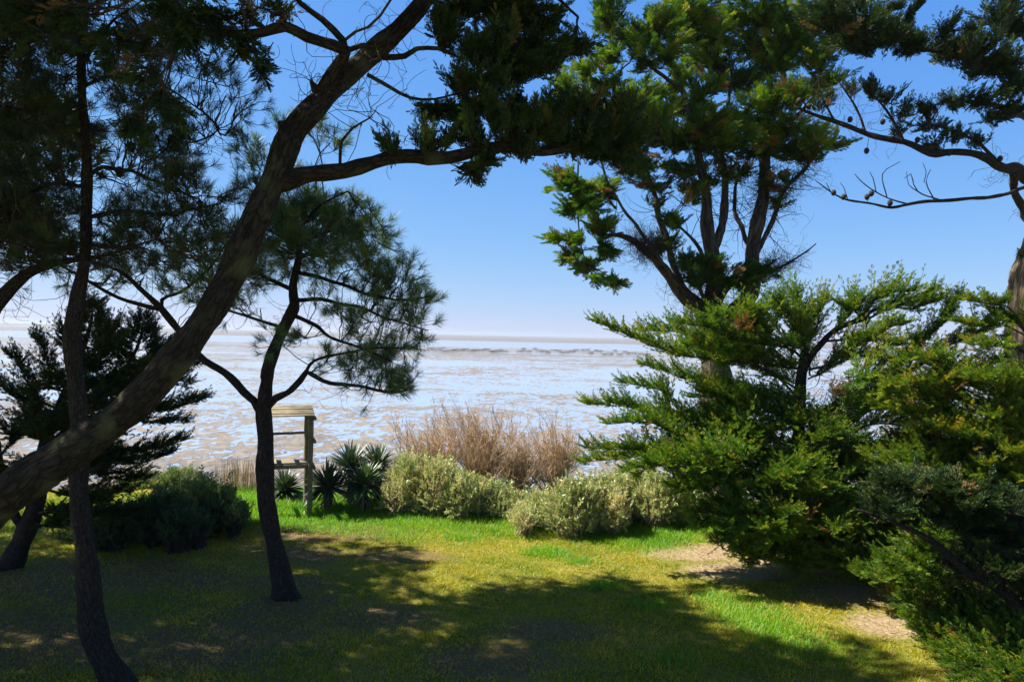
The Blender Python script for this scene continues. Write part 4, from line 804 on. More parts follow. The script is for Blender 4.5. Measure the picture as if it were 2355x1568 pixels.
def grow_right_cypress():
    Y = 14.4
    T = Tree('cypress_tree', 'yellow tinged cypress leaning in from the right edge in front of the pale trunk', G(2440, 1330), M_BARKB, M_CYPY, 28)
    T.limb([(2445, 1345, Y, 38), (2440, 1200, Y, 32), (2430, 1050, Y, 26), (2440, 900, Y, 20), (2460, 780, Y, 14), (2480, 640, Y, 7)], 'trunk', 14, .04)
    T.limb([(2435, 1110, Y, 14), (2350, 990, 14, 11), (2250, 930, 13.7, 8), (2150, 890, 13.4, 5), (2060, 850, 13.2, 2)])
    T.limb([(2440, 1180, Y, 14), (2340, 1130, 14, 11), (2240, 1120, 13.8, 7), (2130, 1140, 13.6, 3)])
    def fr(b, m, t, Yt, **k):
        k = dict(dict(spread=.5, t0=.1, gap=.11, size=.17, up=.35, r0=.026, jit=.25, tb=.08, dead=.03), **k)
        T.frond([(*b, Y), (*m, (Y + Yt) / 2), (*t, Yt)], **k)
    R0 = [((2450, 820), (2330, 720), (2215, 688), 14), ((2450, 850), (2330, 770), (2200, 740), 13.8), ((2445, 880), (2340, 800), (2230, 790), 13.4), ((2440, 900), (2350, 740), (2280, 715), 14.2),
                        ((2350, 990), (2200, 860), (2060, 830), 13.2), ((2300, 960), (2160, 900), (2040, 890), 13.0), ((2300, 960), (2180, 960), (2070, 940), 13.0), ((2400, 1000), (2290, 880), (2210, 860), 13.0), ((2420, 1030), (2330, 900), (2260, 870), 12.8), ((2350, 990), (2240, 990), (2140, 990), 12.9), ((2420, 1060), (2350, 1000), (2290, 960), 12.6), 
                        ((2340, 1130), (2230, 1090), (2120, 1090), 13), ((2340, 1130), (2260, 1150), (2140, 1160), 13.0), ((2400, 1150), (2330, 1090), (2260, 1070), 12.6), ((2420, 1120), (2370, 1050), (2330, 1040), 12.4), ((2420, 1180), (2340, 1180), (2230, 1190), 12.8), ((2430, 1220), (2330, 1240), (2210, 1260), 12.8), ((2435, 1250), (2330, 1290), (2230, 1330), 12.8), ((2435, 1240), (2280, 1250), (2130, 1290), 13), ((2435, 1280), (2300, 1340), (2190, 1390), 12.7), ((2440, 1290), (2360, 1340), (2290, 1390), 12.4)]
    for b, m, t, Yt in R0:
        fr(b, m, t, Yt, t0=.62 if b[1] < 920 else .45 if b[1] < 1000 else .1)
    for i in range(10):
        y = 1270 - 20 * i; sg = T.r.uniform(-1, .3); fwd = -1 if i % 3 else 1
        fr((2438, y), (2438 + sg * 60, y - 10), (2438 + sg * 140, y - T.r.uniform(-20, 50)), Y + fwd * T.r.uniform(1.2, 2.2))
    T.limb([(2440, 1300, Y, 18), (2370, 1390, 13, 12), (2270, 1400, 12, 8), (2150, 1380, 11.4, 4)]); T.limb([(2440, 1310, Y, 16), (2380, 1480, 12.4, 11), (2290, 1510, 11.5, 7), (2190, 1500, 11, 3)])
    B = [(1955, 1282), (2005, 1312), (2050, 1338), (2085, 1380), (2120, 1425), (2150, 1470), (2195, 1512), (2255, 1552), (2320, 1580)]
    for k in range(58):
        u = T.r.uniform(0, len(B) - 1.001); i = int(u); x = B[i][0] + (B[i + 1][0] - B[i][0]) * (u - i); y = B[i][1] + (B[i + 1][1] - B[i][1]) * (u - i)
        inn = T.r.uniform(0, 1) ** 1.3 if k > 14 else T.r.uniform(0, .08)               # how far inside the outline the tip lies
        x, y = x + inn * 300, y + 45 - inn * 140 - T.r.uniform(0, 12); Yt = min(T.r.uniform(10.4, 12.9), .93 * 4.5 * FPX / (y - 790))
        sx = min(2520, x + T.r.uniform(180, 300)); sy = y - T.r.uniform(-50, 40) * (1.2 if k % 2 else .4)
        T.frond([(sx, sy, Yt + T.r.uniform(-.2, 1.2)), ((x + sx) / 2, (y + sy) / 2 - 16, Yt + .2), (x, y, Yt)], spread=.46, t0=.04, gap=.13, size=.165, up=.30, r0=.018, jit=.28, tb=-.05, dead=.03)
    for k in range(34):
        x, y = T.r.uniform(1990, 2330), T.r.uniform(860, 1270); Yt = T.r.uniform(12.6, 14.2)
        if x > 2270 and y < 930: continue
        if x > 2170 and 1010 < y < 1075: continue
        sx = min(2500, x + T.r.uniform(150, 280)); sy = y + T.r.uniform(10, 70)
        T.frond([(sx, sy, Yt + T.r.uniform(-.2, 1.0)), ((x + sx) / 2, (y + sy) / 2 + 8, Yt + .3), (x, y, Yt)], spread=.48, t0=.05, gap=.14, size=.175, up=.32, r0=.02, jit=.28, tb=.1, dead=.03)
    T.bare(2250, 1040, 90, 40, 14, 40, rd=.8, r0=.006); T.bare(2300, 1000, 80, 80, 14, 30, rd=.8, r0=.006)
    T.finish()
grow_right_cypress()

def grow_tall_right_tree():
    Y = 17.5
    T = Tree('cypress_tree', 'tall tree with pale stringy bark at the right edge, cone bearing limbs reaching left overhead', G(2370, 1230), M_BARKH, M_CYPD, 29)
    T.limb([(2372, 1240, Y, 62), (2366, 1050, Y, 54), (2364, 900, Y, 51), (2366, 815, Y, 49), (2373, 690, Y, 42), (2385, 590, Y, 37), (2400, 480, Y, 33), (2408, 330, Y, 27), (2395, 150, Y, 21), (2370, -50, Y, 14), (2360, -260, Y, 7)], 'trunk', 26, .05, .07)
    L = T.limb; D = 14.5
    T.bark = M_BARKB
    L([(2402, 470, 17.3, 16), (2380, 420, 16, 14), (2330, 392, 15, 12), (2265, 365, D, 9), (2190, 347, D, 8), (2140, 350, D, 8), (2080, 330, D, 7), (2000, 308, D, 6), (1930, 285, D, 5), (1870, 262, D, 4), (1825, 245, D, 2.5)], sides=10)
    L([(2395, 540, 17.4, 12), (2360, 495, 16.2, 9), (2338, 450, 15.5, 8), (2330, 395, 15, 9)])
    L([(2405, 425, 17.3, 6), (2355, 432, 15.5, 4.5), (2300, 450, 15, 4), (2230, 457, D, 4), (2140, 463, D, 4), (2090, 470, D, 3.5), (2050, 476, D, 3.2), (2010, 470, D, 2.6), (1950, 460, D, 2.2), (1910, 440, D, 1.7), (1875, 415, D, 1)], sides=8)
    for l in [[(2090, 470, D, 2.2), (2040, 455, D, 1.6), (1990, 425, D, 1.3), (1965, 400, D, .8)], [(2040, 455, D, 1.4), (2030, 400, D, 1.1), (2070, 372, D, .7)], [(2015, 442, D, 1.2), (2008, 410, D, 1), (2000, 395, D, .7)], [(2165, 461, D, 1.8), (2110, 440, D, 1.4), (2095, 400, D, 1.1), (2080, 410, D, .7)], [(2150, 462, D, 1.5), (2130, 420, D, 1.2), (2140, 390, D, .7)], [(2125, 420, D, 1), (2130, 395, D, .8), (2122, 375, D, .6)], [(1950, 460, D, 1.2), (1940, 430, D, .8), (1932, 420, D, .6)], [(1910, 440, D, 1), (1900, 420, D, .8)], [(2110, 440, D, 1.2), (2090, 425, D, .8), (2085, 395, D, .6)]]:
        L(l, sides=5)
    L([(2398, 200, Y, 12), (2330, 165, 15.5, 9), (2240, 140, 15, 7), (2150, 120, 14.8, 5), (2060, 95, 14.6, 3), (1990, 70, 14.5, 2)])
    L([(2405, 300, Y, 10), (2330, 255, 15.6, 7), (2240, 235, 15, 5), (2170, 235, 14.8, 3)]); L([(2395, 140, Y, 9), (2345, 60, 16, 6), (2320, -20, 15.6, 3)])
    L([(2300, 380, 14.8, 5), (2250, 330, 14.4, 4), (2190, 300, 14.2, 3), (2120, 280, 14, 2)]); L([(2080, 330, D, 4), (2050, 270, D, 3), (2010, 220, D, 2)]); L([(1990, 305, D, 3), (1970, 250, D, 2.5), (1930, 190, D, 1.5)]); L([(1920, 282, D, 3), (1890, 220, D, 2), (1880, 170, D, 1.2)])
    for a in [(2250, 110, 70, 26), (2180, 110, 60, 24), (2320, 140, 60, 30), (2100, 100, 50, 20), (2050, 80, 45, 18), (2000, 60, 50, 26), (1950, 90, 50, 24), (1990, 110, 35, 14), (2330, 60, 45, 45), (2310, 20, 40, 35), (2340, 190, 40, 24), (2270, 150, 60, 16), (1900, 40, 60, 40), (1930, 20, 70, 40)]: T.pad(*a, T.r.uniform(14.2, 15.4), L=.42, size=.16, dens=2.8, up=.55, rd=.5, thick=.012, dead=.02)
    for tip in [((2060, 90), (2090, 45), (2120, 8)), ((2150, 110), (2170, 80), (2200, 45)), ((2210, 115), (2225, 95), (2240, 70)), ((2090, 95), (2060, 70), (2050, 55)), ((1990, 75), (2010, 40), (2070, 20))]:
        T.frond([(*tip[0], 14.8), (*tip[1], 14.6), (*tip[2], 14.5)], spread=.16, t0=.05, gap=.05, size=.13, r0=.012, up=.3)
    for a in [(2330, 250, 50, 18), (2260, 225, 60, 16), (2190, 225, 50, 16), (2130, 245, 40, 14), (2300, 270, 50, 14)]: T.pad(*a, T.r.uniform(14.4, 15.2), L=.36, size=.14, dens=2.2, up=.5, rd=.5)
    for a in [(2050, 215, 45, 20), (2000, 200, 36, 22), (2080, 250, 40, 18), (2130, 290, 50, 18), (2200, 305, 50, 18), (2240, 320, 40, 14), (2150, 330, 40, 10), (1960, 200, 24, 16), (1890, 235, 30, 12), (2060, 300, 30, 12)]: T.pad(*a, T.r.uniform(14, 15), L=.3, size=.13, dens=1.7, up=.6, rd=.4)
    for i in range(20): T.pad(T.r.uniform(1950, 2700), T.r.uniform(-350, -40), 110, 45, T.r.uniform(14.5, 19), L=.6, size=.2, dens=.6, up=.4)
    for i in range(10): T.pad(T.r.uniform(2420, 2700), T.r.uniform(0, 450), 100, 45, T.r.uniform(15, 19), L=.6, size=.2, dens=.6, up=.4)
    T.bare(2000, 260, 120, 40, D, 46, rd=.4, L=.5, r0=.005); T.bare(1900, 190, 60, 50, D, 24, rd=.4, L=.5, r0=.005); T.bare(2320, 330, 40, 50, 15, 22, rd=.4, L=.5); T.bare(2330, 520, 30, 30, 16, 12, rd=.3, L=.3); T.bare(2240, 410, 20, 20, 14.6, 4, L=.3)
    for c in [(1917, 443), (1940, 453), (1994, 453), (2004, 445), (2047, 467), (1993, 347), (1955, 275), (2030, 280), (2155, 340), (2183, 352), (2110, 322), (2300, 365), (1860, 245), (1838, 232), (1985, 300)]: T.cone(c[0], c[1], D - .03, .046)
    # leafy shoots growing straight from the pale trunk
    T.pad(2345, 885, 25, 14, 17.1, n=5, L=.3, size=.14, rd=.2); T.pad(2352, 590, 18, 16, 17.1, n=5, L=.25, size=.13, rd=.2, dead=.4); T.pad(2345, 800, 20, 12, 17.1, n=4, L=.3, size=.13, rd=.2)
    T.finish()
grow_tall_right_tree()

def grow_near_right_cypress():
    Y = 10.5
    T = Tree('cypress_tree', 'nearest tree at the right edge whose dark shaded bough crosses before the yellow tinged cypress', G(2680, 1590), M_BARKB, M_CYPD, 30)  # the bough's shade is put into its darker foliage colour
    T.limb([(2690, 1610, Y, 70), (2670, 1400, Y, 58), (2660, 1100, Y, 46), (2670, 800, Y, 36), (2680, 500, Y, 24), (2690, 200, Y, 10)], 'trunk', 14, .04)
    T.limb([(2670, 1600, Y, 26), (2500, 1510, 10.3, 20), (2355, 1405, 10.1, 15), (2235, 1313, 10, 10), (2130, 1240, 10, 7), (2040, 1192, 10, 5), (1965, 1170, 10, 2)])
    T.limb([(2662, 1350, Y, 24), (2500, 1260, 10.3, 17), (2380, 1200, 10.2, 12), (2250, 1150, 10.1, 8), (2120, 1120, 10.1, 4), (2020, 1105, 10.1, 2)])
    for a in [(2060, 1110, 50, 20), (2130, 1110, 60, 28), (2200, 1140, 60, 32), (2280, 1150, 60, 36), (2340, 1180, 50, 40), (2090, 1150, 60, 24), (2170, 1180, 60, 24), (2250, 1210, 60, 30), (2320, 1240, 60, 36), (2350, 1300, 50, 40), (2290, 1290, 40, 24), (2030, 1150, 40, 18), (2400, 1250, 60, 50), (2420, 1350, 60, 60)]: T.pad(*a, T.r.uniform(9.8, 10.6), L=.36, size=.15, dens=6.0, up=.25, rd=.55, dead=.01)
    for i in range(20): T.pad(T.r.uniform(2480, 2850), T.r.uniform(300, 1300), 110, 50, T.r.uniform(9, 12), L=.5, size=.18, dens=.8)
    T.bare(2280, 1380, 90, 60, 9.9, 40, rd=.4, L=.5); T.bare(2200, 1290, 100, 40, 10, 30, rd=.4, L=.4)
    T.finish()
grow_near_right_cypress()

# ---------------------------------------------------------------- shelter
def box(mb, c, s, rot=None, mat=0):
    x, y, z = np.array(s) / 2; bv = min(x, y, z) * .18
    V = []
    for sx in (-1, 1):
        for sy in (-1, 1):
            for sz in (-1, 1):
                V += [[sx * (x - bv), sy * (y - bv), sz * z], [sx * (x - bv), sy * y, sz * (z - bv)], [sx * x, sy * (y - bv), sz * (z - bv)]]
    import bmesh
    bm = bmesh.new(); [bm.verts.new(v) for v in V]; bmesh.ops.convex_hull(bm, input=bm.verts)
    bm.verts.index_update(); vv = np.array([v.co for v in bm.verts]); ff = [[v.index for v in f.verts] for f in bm.faces]; bm.free()
    if rot is not None: vv = vv @ np.array(rot).T
    by = {}
    for f in ff: by.setdefault(len(f), []).append(f)
    mb.add(vv + np.array(c), [np.array(f) for f in by.values()], mat)

def build_shelter():
    fr = G(711, 1183); bk = G(700, 1163)
    x1, y0, y1 = fr[0], fr[1], fr[1] + .82; x0 = x1 - 1.02
    T = thing('wooden_shelter', 'small roofed frame of round posts and planks standing behind the forked pine', 'shelter', (x0 + .5, y0 + .4, 0))
    for x in (x0, x1):
        for y, xo in ((y0, 0), (y1, -.03 if x == x1 else .03)):
            mb = MB(); r = np.random.default_rng(int(x * 100 + y * 10) % 1000)
            pts = [(x + xo + r.normal(0, .006), y + r.normal(0, .006), z) for z in np.linspace(-.1, 2.42, 7)]
            tube_into(mb, pts, [.062] * 7, 14, .2, .012, seed=int(y * 100)); mb.build('post', M_POST, T, smooth=True)
    ym = (y0 + y1) / 2; hd = .62; ze, zr = 2.42, 2.62
    for sg in (-1, 1):                     # each roof slope is five overlapping boards
        mb = MB(); sl = math.atan2(zr - ze, hd); ln = math.hypot(hd, zr - ze) / 5
        for k in range(5):
            t = (k + .5) / 5; y = ym + sg * hd * (1 - t); z = ze + (zr - ze) * t + .02 + (.006 if k % 2 else 0)
            a = -sg * sl + sg * .10; c, s_ = math.cos(a), math.sin(a)
            rot = [[1, 0, 0], [0, c, -s_], [0, s_, c]]
            box(mb, ((x0 + x1) / 2 + .005 * (k % 3), y, z), (1.16 - .010 * k, ln * 1.10, .024), rot)
        mb.build('roof_slope', M_WOOD, T)
    for x in (x0, x1):
        for z, nm in ((2.36, 'roof_beam'), (1.80, 'side_rail'), (1.16, 'seat_bearer')):
            mb = MB(); tube_into(mb, [(x + (.085 if x == x1 else -.085), y0 - .12, z), (x + (.085 if x == x1 else -.085), y1 + .12, z)], [.045, .045], 10, .2, .02); mb.build(nm, M_POST, T, smooth=True)
    mb = MB(); tube_into(mb, [(x0 - .1, y1 - .09, 1.90), (x1 + .02, y1 - .09, 1.92)], [.034, .034], 10, .2, .02); mb.build('back_rail', M_POST, T, smooth=True)
    for i in range(3):
        mb = MB(); box(mb, (x0 + .50, y0 + .06 + i * .155, 1.27 + .002 * i), (1.02 - .09, .145, .045)); mb.build('seat_plank', M_WOOD, T)
    mb = MB(); box(mb, (x0 + .50, y0 - .035, 1.20), (1.02 - .14, .04, .10)); mb.build('seat_apron', M_POST, T)
    a = R(20); T.rotation_euler.z = a                     # it stands turned, its front right post nearest
    d = Vector((fr[0] - T.location.x, fr[1] - T.location.y)); c, n = math.cos(a), math.sin(a)
    T.location.x = fr[0] - (c * d.x - n * d.y); T.location.y = fr[1] - (n * d.x + c * d.y)
build_shelter()

# ---------------------------------------------------------------- yuccas
def blades(mb, p0, D, L, W, droop, tint, r, mat=0, k=5):
    """strap leaves folded along the middle; arrays of start, direction, length, width, droop"""
    n = len(p0); t = np.linspace(0, 1, k)[None, :, None]
    Q = p0[:, None] + D[:, None] * L[:, None, None] * t + np.array([0, 0, -1.0]) * (droop * L)[:, None, None] * t ** 2
    T = nrm(np.gradient(Q, axis=1)); S = nrm(np.cross(T, np.array([0, 0, 1.0]) + 1e-3)); U = np.cross(S, T)
    wd = W[:, None, None] * (np.array([.55, .9, 1, .65, .03])[None, :k, None] if k == 5 else (1 - t ** 1.5) + .02)
    V = np.stack([Q + S * wd + U * wd * .5, Q, Q - S * wd + U * wd * .5], 2)
    i = np.arange(k - 1)[:, None] * 3 + np.arange(2)[None]
    q = np.stack([i, i + 1, i + 4, i + 3], -1).reshape(-1, 4)
    F = (np.arange(n)[:, None, None] * k * 3 + q[None]).reshape(-1, 4)
    mb.add(V.reshape(-1, 3), F, mat, np.repeat(tint, k * 3))

def yucca(x, y, Yd, h, rad, label, seed, tb=0.0, n=240):
    c = P(x, y, Yd); g = np.array([c[0], Yd, float(gz(c[0], Yd))]); r = np.random.default_rng(seed)
    T = thing('yucca_plant', label, 'yucca', g, 'yucca clump beside the shelter'); top = c[2]
    mb = MB(); tube_into(mb, [g - [0, 0, .1], g + [.02, 0, (top - g[2]) * .5], [c[0], Yd, top]], [.10, .085, .07], 10, .1, .08); mb.build('trunk', M_BARKB, T, smooth=True)
    u = r.uniform(-.45, 1.0, n); ph = r.uniform(0, 6.283, n); s = np.sqrt(np.maximum(0, 1 - u * u))
    D = np.stack([s * np.cos(ph), s * np.sin(ph), u * .9 + .15], -1); D = nrm(D)
    mb = MB(); p0 = np.array([c[0], Yd, top]) + D * .05 + np.stack([0 * u, 0 * u, u * .08], -1)
    blades(mb, p0, D, rad * 1.18 * r.uniform(.75, 1.1, n), np.full(n, .027) * r.uniform(.8, 1.2, n), np.where(u < .2, .3, .08) * r.uniform(.5, 1.5, n), np.clip(r.normal(.4 + tb, .22, n), 0, 1), r)
    mb.build('leaf_rosette', M_YUC, T)
    if top - g[2] > .25:
        m = 70; u = r.uniform(-1.4, -.35, m); ph = r.uniform(0, 6.283, m)
        D = nrm(np.stack([np.cos(ph) * .6, np.sin(ph) * .6, u], -1)); p0 = np.stack([c[0] + 0 * u, Yd + 0 * u, g[2] + (top - g[2]) * r.uniform(.4, .98, m)], -1) + D * .05
        mb = MB(); blades(mb, p0, D, np.minimum(rad * .9, (p0[:, 2] - g[2]) * .95) * r.uniform(.7, 1.05, m), np.full(m, .016), np.full(m, .1), r.uniform(0, 1, m), r)
        mb.build('dead_leaf_skirt', M_DRYLEAF, T)
yucca(655, 1128, 19.6, .5, .50, 'dark yucca rosette low behind the shelter posts', 41)
yucca(752, 1122, 18.6, .5, .58, 'dark low yucca just right of the shelter posts', 42)
yucca(806, 1080, 19.3, .9, .62, 'tall dark yucca at the middle back of its clump', 43)
yucca(868, 1078, 19.6, .9, .58, 'upright yucca at the right back of its clump', 44, .15)
yucca(838, 1118, 18.5, .6, .55, 'sunlit pale green yucca with a dead leaf skirt', 45, .4)

# ---------------------------------------------------------------- shrubs
def shrub(name, label, cat, lobes, leaf, seed, n, size=.16, group=None, tb=0.0, stem_mat=None, tmpl=SPRIG, up=.8):
    """lobes: (x, y, distance, half width, half height) ellipsoids; leafy sprigs near their outside, stems inside"""
    r = np.random.default_rng(seed); c0 = P(*lobes[0][:3]); base = np.array([c0[0], c0[1], float(gz(c0[0], c0[1]))])
    T = thing(name, label, cat, base, group); mb = MB(); st = MB()
    ws = np.array([l[3] * l[4] for l in lobes], float); ws /= ws.sum()
    for (x, y, Y, a, b), w_ in zip(lobes, ws):
        m = int(n * w_ * .85); lt = r.normal(0, .17); c = P(x, y, Y); k = Y / FPX; ax, az = a * k, b * k; ad = max(.5, ax * .6)
        u = nrm(r.normal(size=(m, 3))); u[:, 2] = np.where(u[:, 2] < -.55, -u[:, 2], u[:, 2])
        f = 1 + .22 * np.sin(u[:, 0] * 7 + seed) * np.sin(u[:, 1] * 6 + u[:, 2] * 5 + seed) + .3 * (r.uniform(size=m) < .06)
        p = c + u * np.array([ax, ad, az]) * (f * r.uniform(.45, 1, m) ** .45)[:, None]
        p[:, 2] = np.maximum(p[:, 2], gz(p[:, 0], p[:, 1]) + .02)
        D = nrm(u * .6 + np.array([0, 0, up]) + r.normal(0, .35, (m, 3)))
        v = r.integers(0, 3, m); tint = np.clip(r.normal(.5 + tb + lt, .26, m), 0, 1); sz = size * r.uniform(.5, 1.4, m) * np.where(r.uniform(size=m) < .05, 1.9, 1)
        for j in range(3):
            q = v == j; scatter(mb, tmpl[j], p[q], D[q], sz[q], r.uniform(0, 6.28, q.sum()), tint[q])
        q = 90; e = p[r.integers(0, m, q)]; s0 = np.stack([c[0] + r.normal(0, .2 * ax, q), c[1] + r.normal(0, .2 * ad, q), 0 * e[:, 0]], -1); s0[:, 2] = gz(s0[:, 0], s0[:, 1]) - .03
        t = np.linspace(0, 1, 6)[None, :, None]; Q = s0[:, None] * (1 - t) + e[:, None] * t + r.normal(0, .03, (q, 6, 3)) + np.array([0, 0, .12]) * np.sin(t * 3.14)
        V, F, co = tubes(Q, np.linspace(.012, .004, 6)[None] * np.ones((q, 1)), 4); st.add(V, F, 0, .5, co)
    st.build('stem', stem_mat or M_TWIG, T, smooth=True)['kind'] = 'stuff'
    mb.build('foliage', leaf, T)
    return T
GS = 'grey green shrubs at the end of the lawn'
def lobes(cx, cy, Y, w, h, n, seed):
    r = np.random.default_rng(seed); L = [(cx, cy + h * .2, Y, w * .8, h * .75)]
    for k in range(n):
        u = r.uniform(-1, 1); a = r.uniform(.22, .42) * w
        L.append((cx + u * w * .85, cy + h * r.uniform(-.6, .75) * (1 - .5 * u * u), Y + r.uniform(-.5, .4), a, a * r.uniform(.55, .9)))
    return L
def ridge(pts, Y, seed):
    """lobes under a picture contour: (x, top, bottom, half width)"""
    r = np.random.default_rng(seed); L = []
    for x, t, b, a in pts:
        b += 12
        for k in range(3):
            tt = t + r.uniform(-4, 16); L.append((x + r.uniform(-.5, .5) * a, (tt + b) / 2 + r.uniform(0, 8), Y + r.uniform(-.55, .55), a * r.uniform(.6, 1.1), (b - tt) / 2 * r.uniform(.8, 1.05)))
    return L
shrub('shrub', 'grey green shrub just right of the yuccas', 'shrub', ridge([(915, 1085, 1180, 34), (950, 1052, 1180, 46), (1000, 1060, 1180, 46), (1045, 1085, 1182, 40)], 18.9, 1), M_SHRUB, 51, 6800, .17, group=GS, stem_mat=M_BROWN)
shrub('shrub', 'low grey green shrub in front of the reddish bare bushes', 'shrub', ridge([(1065, 1092, 1184, 44), (1115, 1106, 1184, 46), (1165, 1124, 1186, 40), (1200, 1145, 1188, 26)], 18.7, 2), M_SHRUB, 52, 6000, .17, group=GS, stem_mat=M_BROWN)
shrub('shrub', 'rounded grey green shrub reaching farthest forward onto the lawn', 'shrub', ridge([(1215, 1160, 1205, 34), (1255, 1130, 1220, 50), (1310, 1100, 1228, 56), (1365, 1100, 1225, 50), (1405, 1130, 1215, 30)], 17.2, 3), M_SHRUB, 53, 9000, .17, group=GS, stem_mat=M_BROWN, tb=.08)
shrub('shrub', 'broad pale shrub partly behind the tips of the young cypress', 'shrub', ridge([(1395, 1088, 1190, 50), (1450, 1086, 1190, 50), (1510, 1096, 1195, 50), (1565, 1110, 1205, 46), (1615, 1140, 1220, 36)], 18.2, 4), M_SHRUB, 54, 9000, .17, group=GS, stem_mat=M_BROWN)
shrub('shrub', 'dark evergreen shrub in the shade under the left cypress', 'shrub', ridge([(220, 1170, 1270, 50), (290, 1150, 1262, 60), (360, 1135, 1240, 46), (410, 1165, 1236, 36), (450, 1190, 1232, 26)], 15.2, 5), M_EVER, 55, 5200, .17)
shrub('shrub', 'feathery green shrub with sunlit top right of the dark evergreen', 'shrub', ridge([(425, 1112, 1200, 30), (468, 1092, 1212, 36), (505, 1112, 1215, 32), (545, 1155, 1212, 24)], 16.4, 6), M_TAMG, 56, 3400, .16, up=1.5)
shrub('shrub', 'small sunlit shrub behind the feathery one at the bank edge', 'shrub', [(330, 1125, 21.0, 60, 26), (410, 1110, 21.2, 50, 26)], M_TAMG, 57, 1200, .17, tb=.2)

def bare_bush(label, x, y, Y, hpx, wpx, seed, n1=26, brown=M_BROWN):
    """leafless bush: stems fork three times into fine upright twigs"""
    r = np.random.default_rng(seed); c = P(x, y, Y); g = np.array([c[0], Y, float(gz(c[0], Y))])
    k = Y / FPX; H = hpx * k; W = wpx * k
    T = thing('bare_bush', label, 'bush', g, 'leafless reddish bushes on the bank')
    def gen(p, d, L, r0, r1, kk=6, bend=.18):
        t = np.linspace(0, 1, kk)[None, :, None]; n = len(p)
        Q = p[:, None] + d[:, None] * L[:, None, None] * t + r.normal(0, bend, (n, 1, 3)) * L[:, None, None] * t * t + np.array([0, 0, .14]) * L[:, None, None] * t * t
        Q[:, 1:] += r.normal(0, .018, (n, kk - 1, 3)) * L[:, None, None]
        return Q, np.broadcast_to(np.linspace(r0, r1, kk)[None], (n, kk))
    ph = r.uniform(0, 6.283, n1); sp = r.uniform(.1, 1, n1)
    d = nrm(np.stack([np.cos(ph) * sp * W / H * 1.2, np.sin(ph) * sp * .7, np.full(n1, 1.0)], -1))
    p = g + np.stack([r.normal(0, .12, n1) * W, r.normal(0, .15, n1), 0 * ph], -1)
    a = gen(p, d, H * r.uniform(.5, .75, n1), .022, .011)
    st = MB(); V, F, co = tubes(*a, 5); st.add(V, F, 0, .5, co); st.build('stem', brown, T, smooth=True)['kind'] = 'stuff'
    tw = MB(); lev = a[0]
    for n, lo, lf, r0, r1 in ((5, .3, .42, .009, .006), (4, .25, .30, .0065, .0045), (3, .3, .18, .005, .0035)):
        i = np.repeat(np.arange(len(lev)), n); j = r.integers(int(lo * 6), 6, len(i)); b = lev[i, j]
        tg = nrm(lev[i, np.minimum(j + 1, 5)] - lev[i, np.maximum(j - 1, 0)])
        dd = nrm(tg * .8 + r.normal(0, .42, (len(i), 3)) + np.array([0, 0, .35]))
        q = gen(b, dd, H * lf * r.uniform(.5, 1.1, len(i)), r0, r1); lev = q[0]
        V, F, co = tubes(*q, 3); tw.add(V, F, 0, .5, co)
    tw.build('twig', brown, T)['kind'] = 'stuff'
bare_bush('greyish bare bush farthest left of the leafless ones, beside the yuccas', 985, 1120, 21.0, 128, 85, 61)
bare_bush('tallest reddish bare bush at the middle of the bank', 1105, 1140, 20.6, 150, 95, 62, 32)
bare_bush('rust brown bare bush low between the two tall ones', 1190, 1160, 20.0, 105, 60, 63, 30)
bare_bush('open forked bare bush behind the rounded grey green shrub', 1265, 1130, 21.0, 132, 85, 64)
bare_bush('tan bare bush showing between the cypress boughs at right', 2190, 1120, 19.5, 150, 90, 65, 34)

def reeds(label, x, y, Y, wpx, h, n, seed):
    r = np.random.default_rng(seed); c = P(x, y, Y); W = wpx * Y / FPX
    p = np.stack([c[0] + r.uniform(-W, W, n), Y + r.uniform(-.6, .6, n), 0 * np.arange(n)], -1); p[:, 2] = gz(p[:, 0], p[:, 1])
    mb = MB(); blades(mb, p, nrm(np.stack([r.normal(0, .1, n), r.normal(0, .1, n), np.ones(n)], -1)), h * r.uniform(.5, 1.1, n), np.full(n, .006), r.uniform(-.02, .05, n), r.uniform(0, 1, n), r)
    o = mb.build('reed_clump', M_REED, origin=(c[0], Y, 0)); tag(o, label, 'reeds')
reeds('dry brown reeds standing left of the forked pine trunk', 555, 1150, 20.6, 45, 1.0, 260, 71)
reeds('thin dry stalks standing up behind the yuccas', 830, 1130, 20.8, 70, 1.25, 70, 72)

